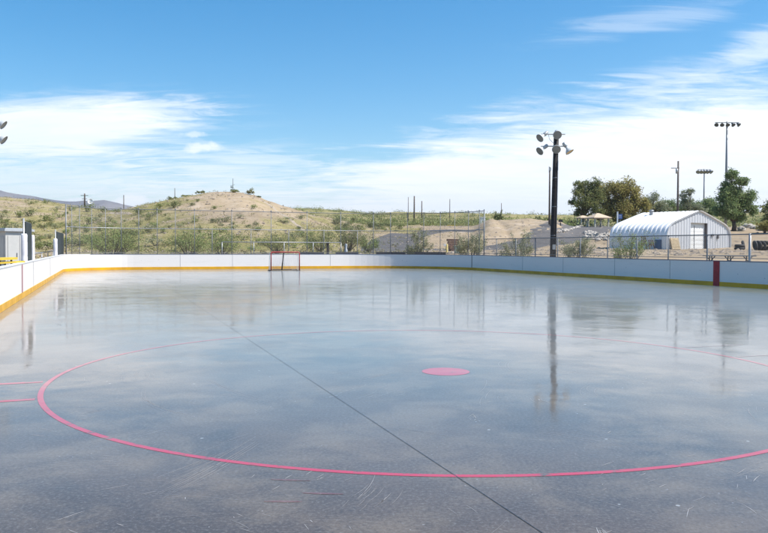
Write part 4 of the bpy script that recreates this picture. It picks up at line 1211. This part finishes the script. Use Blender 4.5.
while n < 8000:
    px, D = rt.uniform(-20, 480), 64+rt.random()**1.2*140
    q = on(px, D)
    v = vegf(q.x, q.y)+noise.noise(Vector((q.x*.08, q.y*.08, 2)))*.5
    n += 1
    if rt.random() > v*1.1: continue
    s = rt.uniform(.25, .6)
    for k in range(7): mb.leaf((q.x+rt.gauss(0, .35)*s, q.y+rt.gauss(0, .35)*s, q.z+.15*s+abs(rt.gauss(0, .25))*s), .22*s, 0, rt, 1.2)
tag(mb.build('dry_weeds', M['weed']), 'yellow green weeds scattered over the hillsides', 'weeds', None, 'stuff')

# ------------------------------------------------------------------ air
m = bpy.data.materials.new('thin_desert_air'); m.use_nodes = True
tt = NT(m.node_tree); m.node_tree.nodes.remove(m.node_tree.nodes['Principled BSDF'])
pvn = tt.node('ShaderNodeVolumePrincipled'); pvn.inputs['Color'].default_value = (.80, .88, 1.0, 1); pvn.inputs['Density'].default_value = .00009; pvn.inputs['Anisotropy'].default_value = .2
tt.l.new(pvn.outputs[0], m.node_tree.nodes['Material Output'].inputs['Volume'])
mb = MB(); mb.box((0, 0, 215), (18040, 18040, 504)); tag(mb.build('haze', m), 'thin bluish air over the desert', 'haze', None, 'stuff')

# ------------------------------------------------------------------ light and sky
SUN_AZ, SUN_EL = R(102.5), R(54)
sd = Vector((math.sin(SUN_AZ)*math.cos(SUN_EL), math.cos(SUN_AZ)*math.cos(SUN_EL), math.sin(SUN_EL)))
L_ = bpy.data.lights.new('sun', 'SUN'); L_.energy = 4.2; L_.angle = R(.53); L_.color = (1, .955, .89)
lo = bpy.data.objects.new('sun', L_); COL.objects.link(lo); lo.rotation_euler = sd.to_track_quat('Z', 'Y').to_euler(); lo.location = sd*60

w = bpy.data.worlds.new('World'); S.world = w; w.use_nodes = True
t = NT(w.node_tree)
for n_ in list(w.node_tree.nodes): w.node_tree.nodes.remove(n_)
sky = t.node('ShaderNodeTexSky'); sky.sky_type = 'NISHITA'; sky.sun_disc = False
sky.sun_elevation = SUN_EL; sky.sun_rotation = SUN_AZ; sky.altitude = 150; sky.air_density = 1.0; sky.dust_density = .6; sky.ozone_density = 1.5
dirv = t.coord('Generated')
sep = t.node('ShaderNodeSeparateXYZ'); t.l.new(dirv, sep.inputs[0])
dx, dy, dz = sep.outputs
yy = t.math('MAXIMUM', t.math('ABSOLUTE', dy), .12)
A = t.math('DIVIDE', dx, yy); E = t.math('DIVIDE', dz, yy)
# plane-projected coordinates of the cloud sheet
zc = t.math('ADD', t.math('MAXIMUM', dz, 0.0), .10)
cx_, cy_ = t.math('DIVIDE', dx, zc), t.math('DIVIDE', dy, zc)
cmb = t.node('ShaderNodeCombineXYZ'); t.l.new(cx_, cmb.inputs[0]); t.l.new(cy_, cmb.inputs[1])
pv = cmb.outputs[0]
n1 = t.noise(t.scale(pv, (.55, .9, 1)), 1.0, 8, .58, .7)
n2 = t.noise(t.scale(pv, (1.5, 3.2, 1)), 1.0, 8, .62, 1.0)
nn = t.math('ADD', t.math('MULTIPLY', t.math('SUBTRACT', n1, .5), .65), t.math('MULTIPLY', t.math('SUBTRACT', n2, .5), .35))
def gauss(ca, ce, ra, re, tilt=0.0):
    a_ = t.math('SUBTRACT', A, ca); e_ = t.math('SUBTRACT', t.math('SUBTRACT', E, ce), t.math('MULTIPLY', a_, tilt))
    q = t.math('ADD', t.math('POWER', t.math('ABSOLUTE', t.math('DIVIDE', a_, ra)), 2.0), t.math('POWER', t.math('ABSOLUTE', t.math('DIVIDE', e_, re)), 2.0))
    return t.math('EXPONENT', t.math('MULTIPLY', q, -1.0))
# bank on the right: below a rising edge
Ac = t.math('MINIMUM', t.math('MAXIMUM', A, -.6), .55)
edge = t.math('ADD', .116, t.math('MULTIPLY_ADD', Ac, .36, t.math('MULTIPLY', t.math('MULTIPLY', Ac, Ac), -.33)))
de = t.math('SUBTRACT', edge, E)
def blob(ca, ce, ra, re, tilt, amp, nk=2.2, lo=.25, hi=1.0):
    g = gauss(ca, ce, ra, re, tilt)
    return t.math('MULTIPLY', t.ramp(t.math('ADD', g, t.math('MULTIPLY', t.math('MULTIPLY', nn, nk), t.math('POWER', g, .5))), lo, hi), amp)
n3 = t.noise(t.scale(dirv, (1, 1, 1.6)), 26.0, 6, .6, .4)
n4 = t.noise(t.scale(pv, (.9, 2.6, 1)), 2.2, 9, .68, 1.6)
mm = t.math('SUBTRACT', n4, .5)
def wisp(ca, ce, ra, re, tilt, amp, k=2.6, lo=.2, hi=1.0):
    g = gauss(ca, ce, ra, re, tilt)
    v_ = t.math('ADD', g, t.math('MULTIPLY', t.math('MULTIPLY_ADD', mm, k, t.math('MULTIPLY', nn, 1.6)), t.math('POWER', g, .4)))
    return t.math('MULTIPLY', t.ramp(v_, lo, hi), amp)
def puff(ca, ce, ra, re, amp):
    g = gauss(ca, ce, ra, re, 0)
    return t.math('MULTIPLY', t.ramp(t.math('ADD', g, t.math('MULTIPLY', t.math('MULTIPLY', t.math('SUBTRACT', n3, .5), 2.4), t.math('POWER', g, .4))), .45, .95), amp)
bank = t.ramp(t.math('ADD', t.math('MULTIPLY_ADD', nn, .24, de), t.math('MULTIPLY', mm, .07)), -.03, .04)
parts = [t.math('MULTIPLY', bank, .95),
         wisp(-.44, .152, .18, .036, .06, .86, 1.5, .05, .8), wisp(-.50, .085, .30, .05, 0, .58, 2.0, .15, 1.0),
         wisp(-.30, .180, .10, .018, .06, .45), wisp(-.20, .10, .14, .04, 0, .35), wisp(-.14, .06, .3, .05, 0, .40, 2.0, .15),
         wisp(.36, .300, .16, .020, .17, .26), wisp(.51, .272, .08, .03, .25, .5, 2.0), wisp(.42, .235, .14, .02, .1, .2),
         puff(-.237, .130, .030, .011, .7), puff(-.25, .147, .03, .006, .5), puff(-.335, .057, .036, .013, .95), puff(-.405, .063, .03, .010, .7), puff(-.01, .048, .03, .006, .6)]
inv = None
for p_ in parts:
    q = t.math('SUBTRACT', 1.0, p_); inv = q if inv is None else t.math('MULTIPLY', inv, q)
cl = t.math('SUBTRACT', 1.0, inv)
hs = t.node('ShaderNodeHueSaturation'); t.l.new(sky.outputs[0], hs.inputs['Color']); hs.inputs['Saturation'].default_value = 1.50; hs.inputs['Hue'].default_value = .493; hs.inputs['Value'].default_value = .95
CW = 6.9
cloudc = t.mix(t.ramp(n2, .3, .7), (CW*.93, CW*.97, CW*1.02), (CW*1.03, CW*1.04, CW*1.04))
col = t.mix(cl, hs.outputs[0], cloudc)
bg = t.node('ShaderNodeBackground'); t.l.new(col, bg.inputs[0]); bg.inputs[1].default_value = .11
out = t.node('ShaderNodeOutputWorld'); t.l.new(bg.outputs[0], out.inputs[0])

cam = bpy.data.cameras.new('camera'); co = bpy.data.objects.new('camera', cam); COL.objects.link(co)
co.location = (0, 0, EYE); co.rotation_euler = CAM_ROT.to_euler()
cam.sensor_width = 36; cam.lens = F/768*36; cam.clip_end = 20000; cam.clip_start = .05
S.camera = co
S.view_settings.view_transform = 'Standard'; S.view_settings.look = 'None'; S.view_settings.gamma = 1; S.view_settings.use_curve_mapping = False
S.view_settings.exposure = 0.74
S.cycles.max_bounces = 6; S.cycles.diffuse_bounces = 3; S.cycles.glossy_bounces = 4; S.cycles.transparent_max_bounces = 8
S.cycles.use_denoising = True
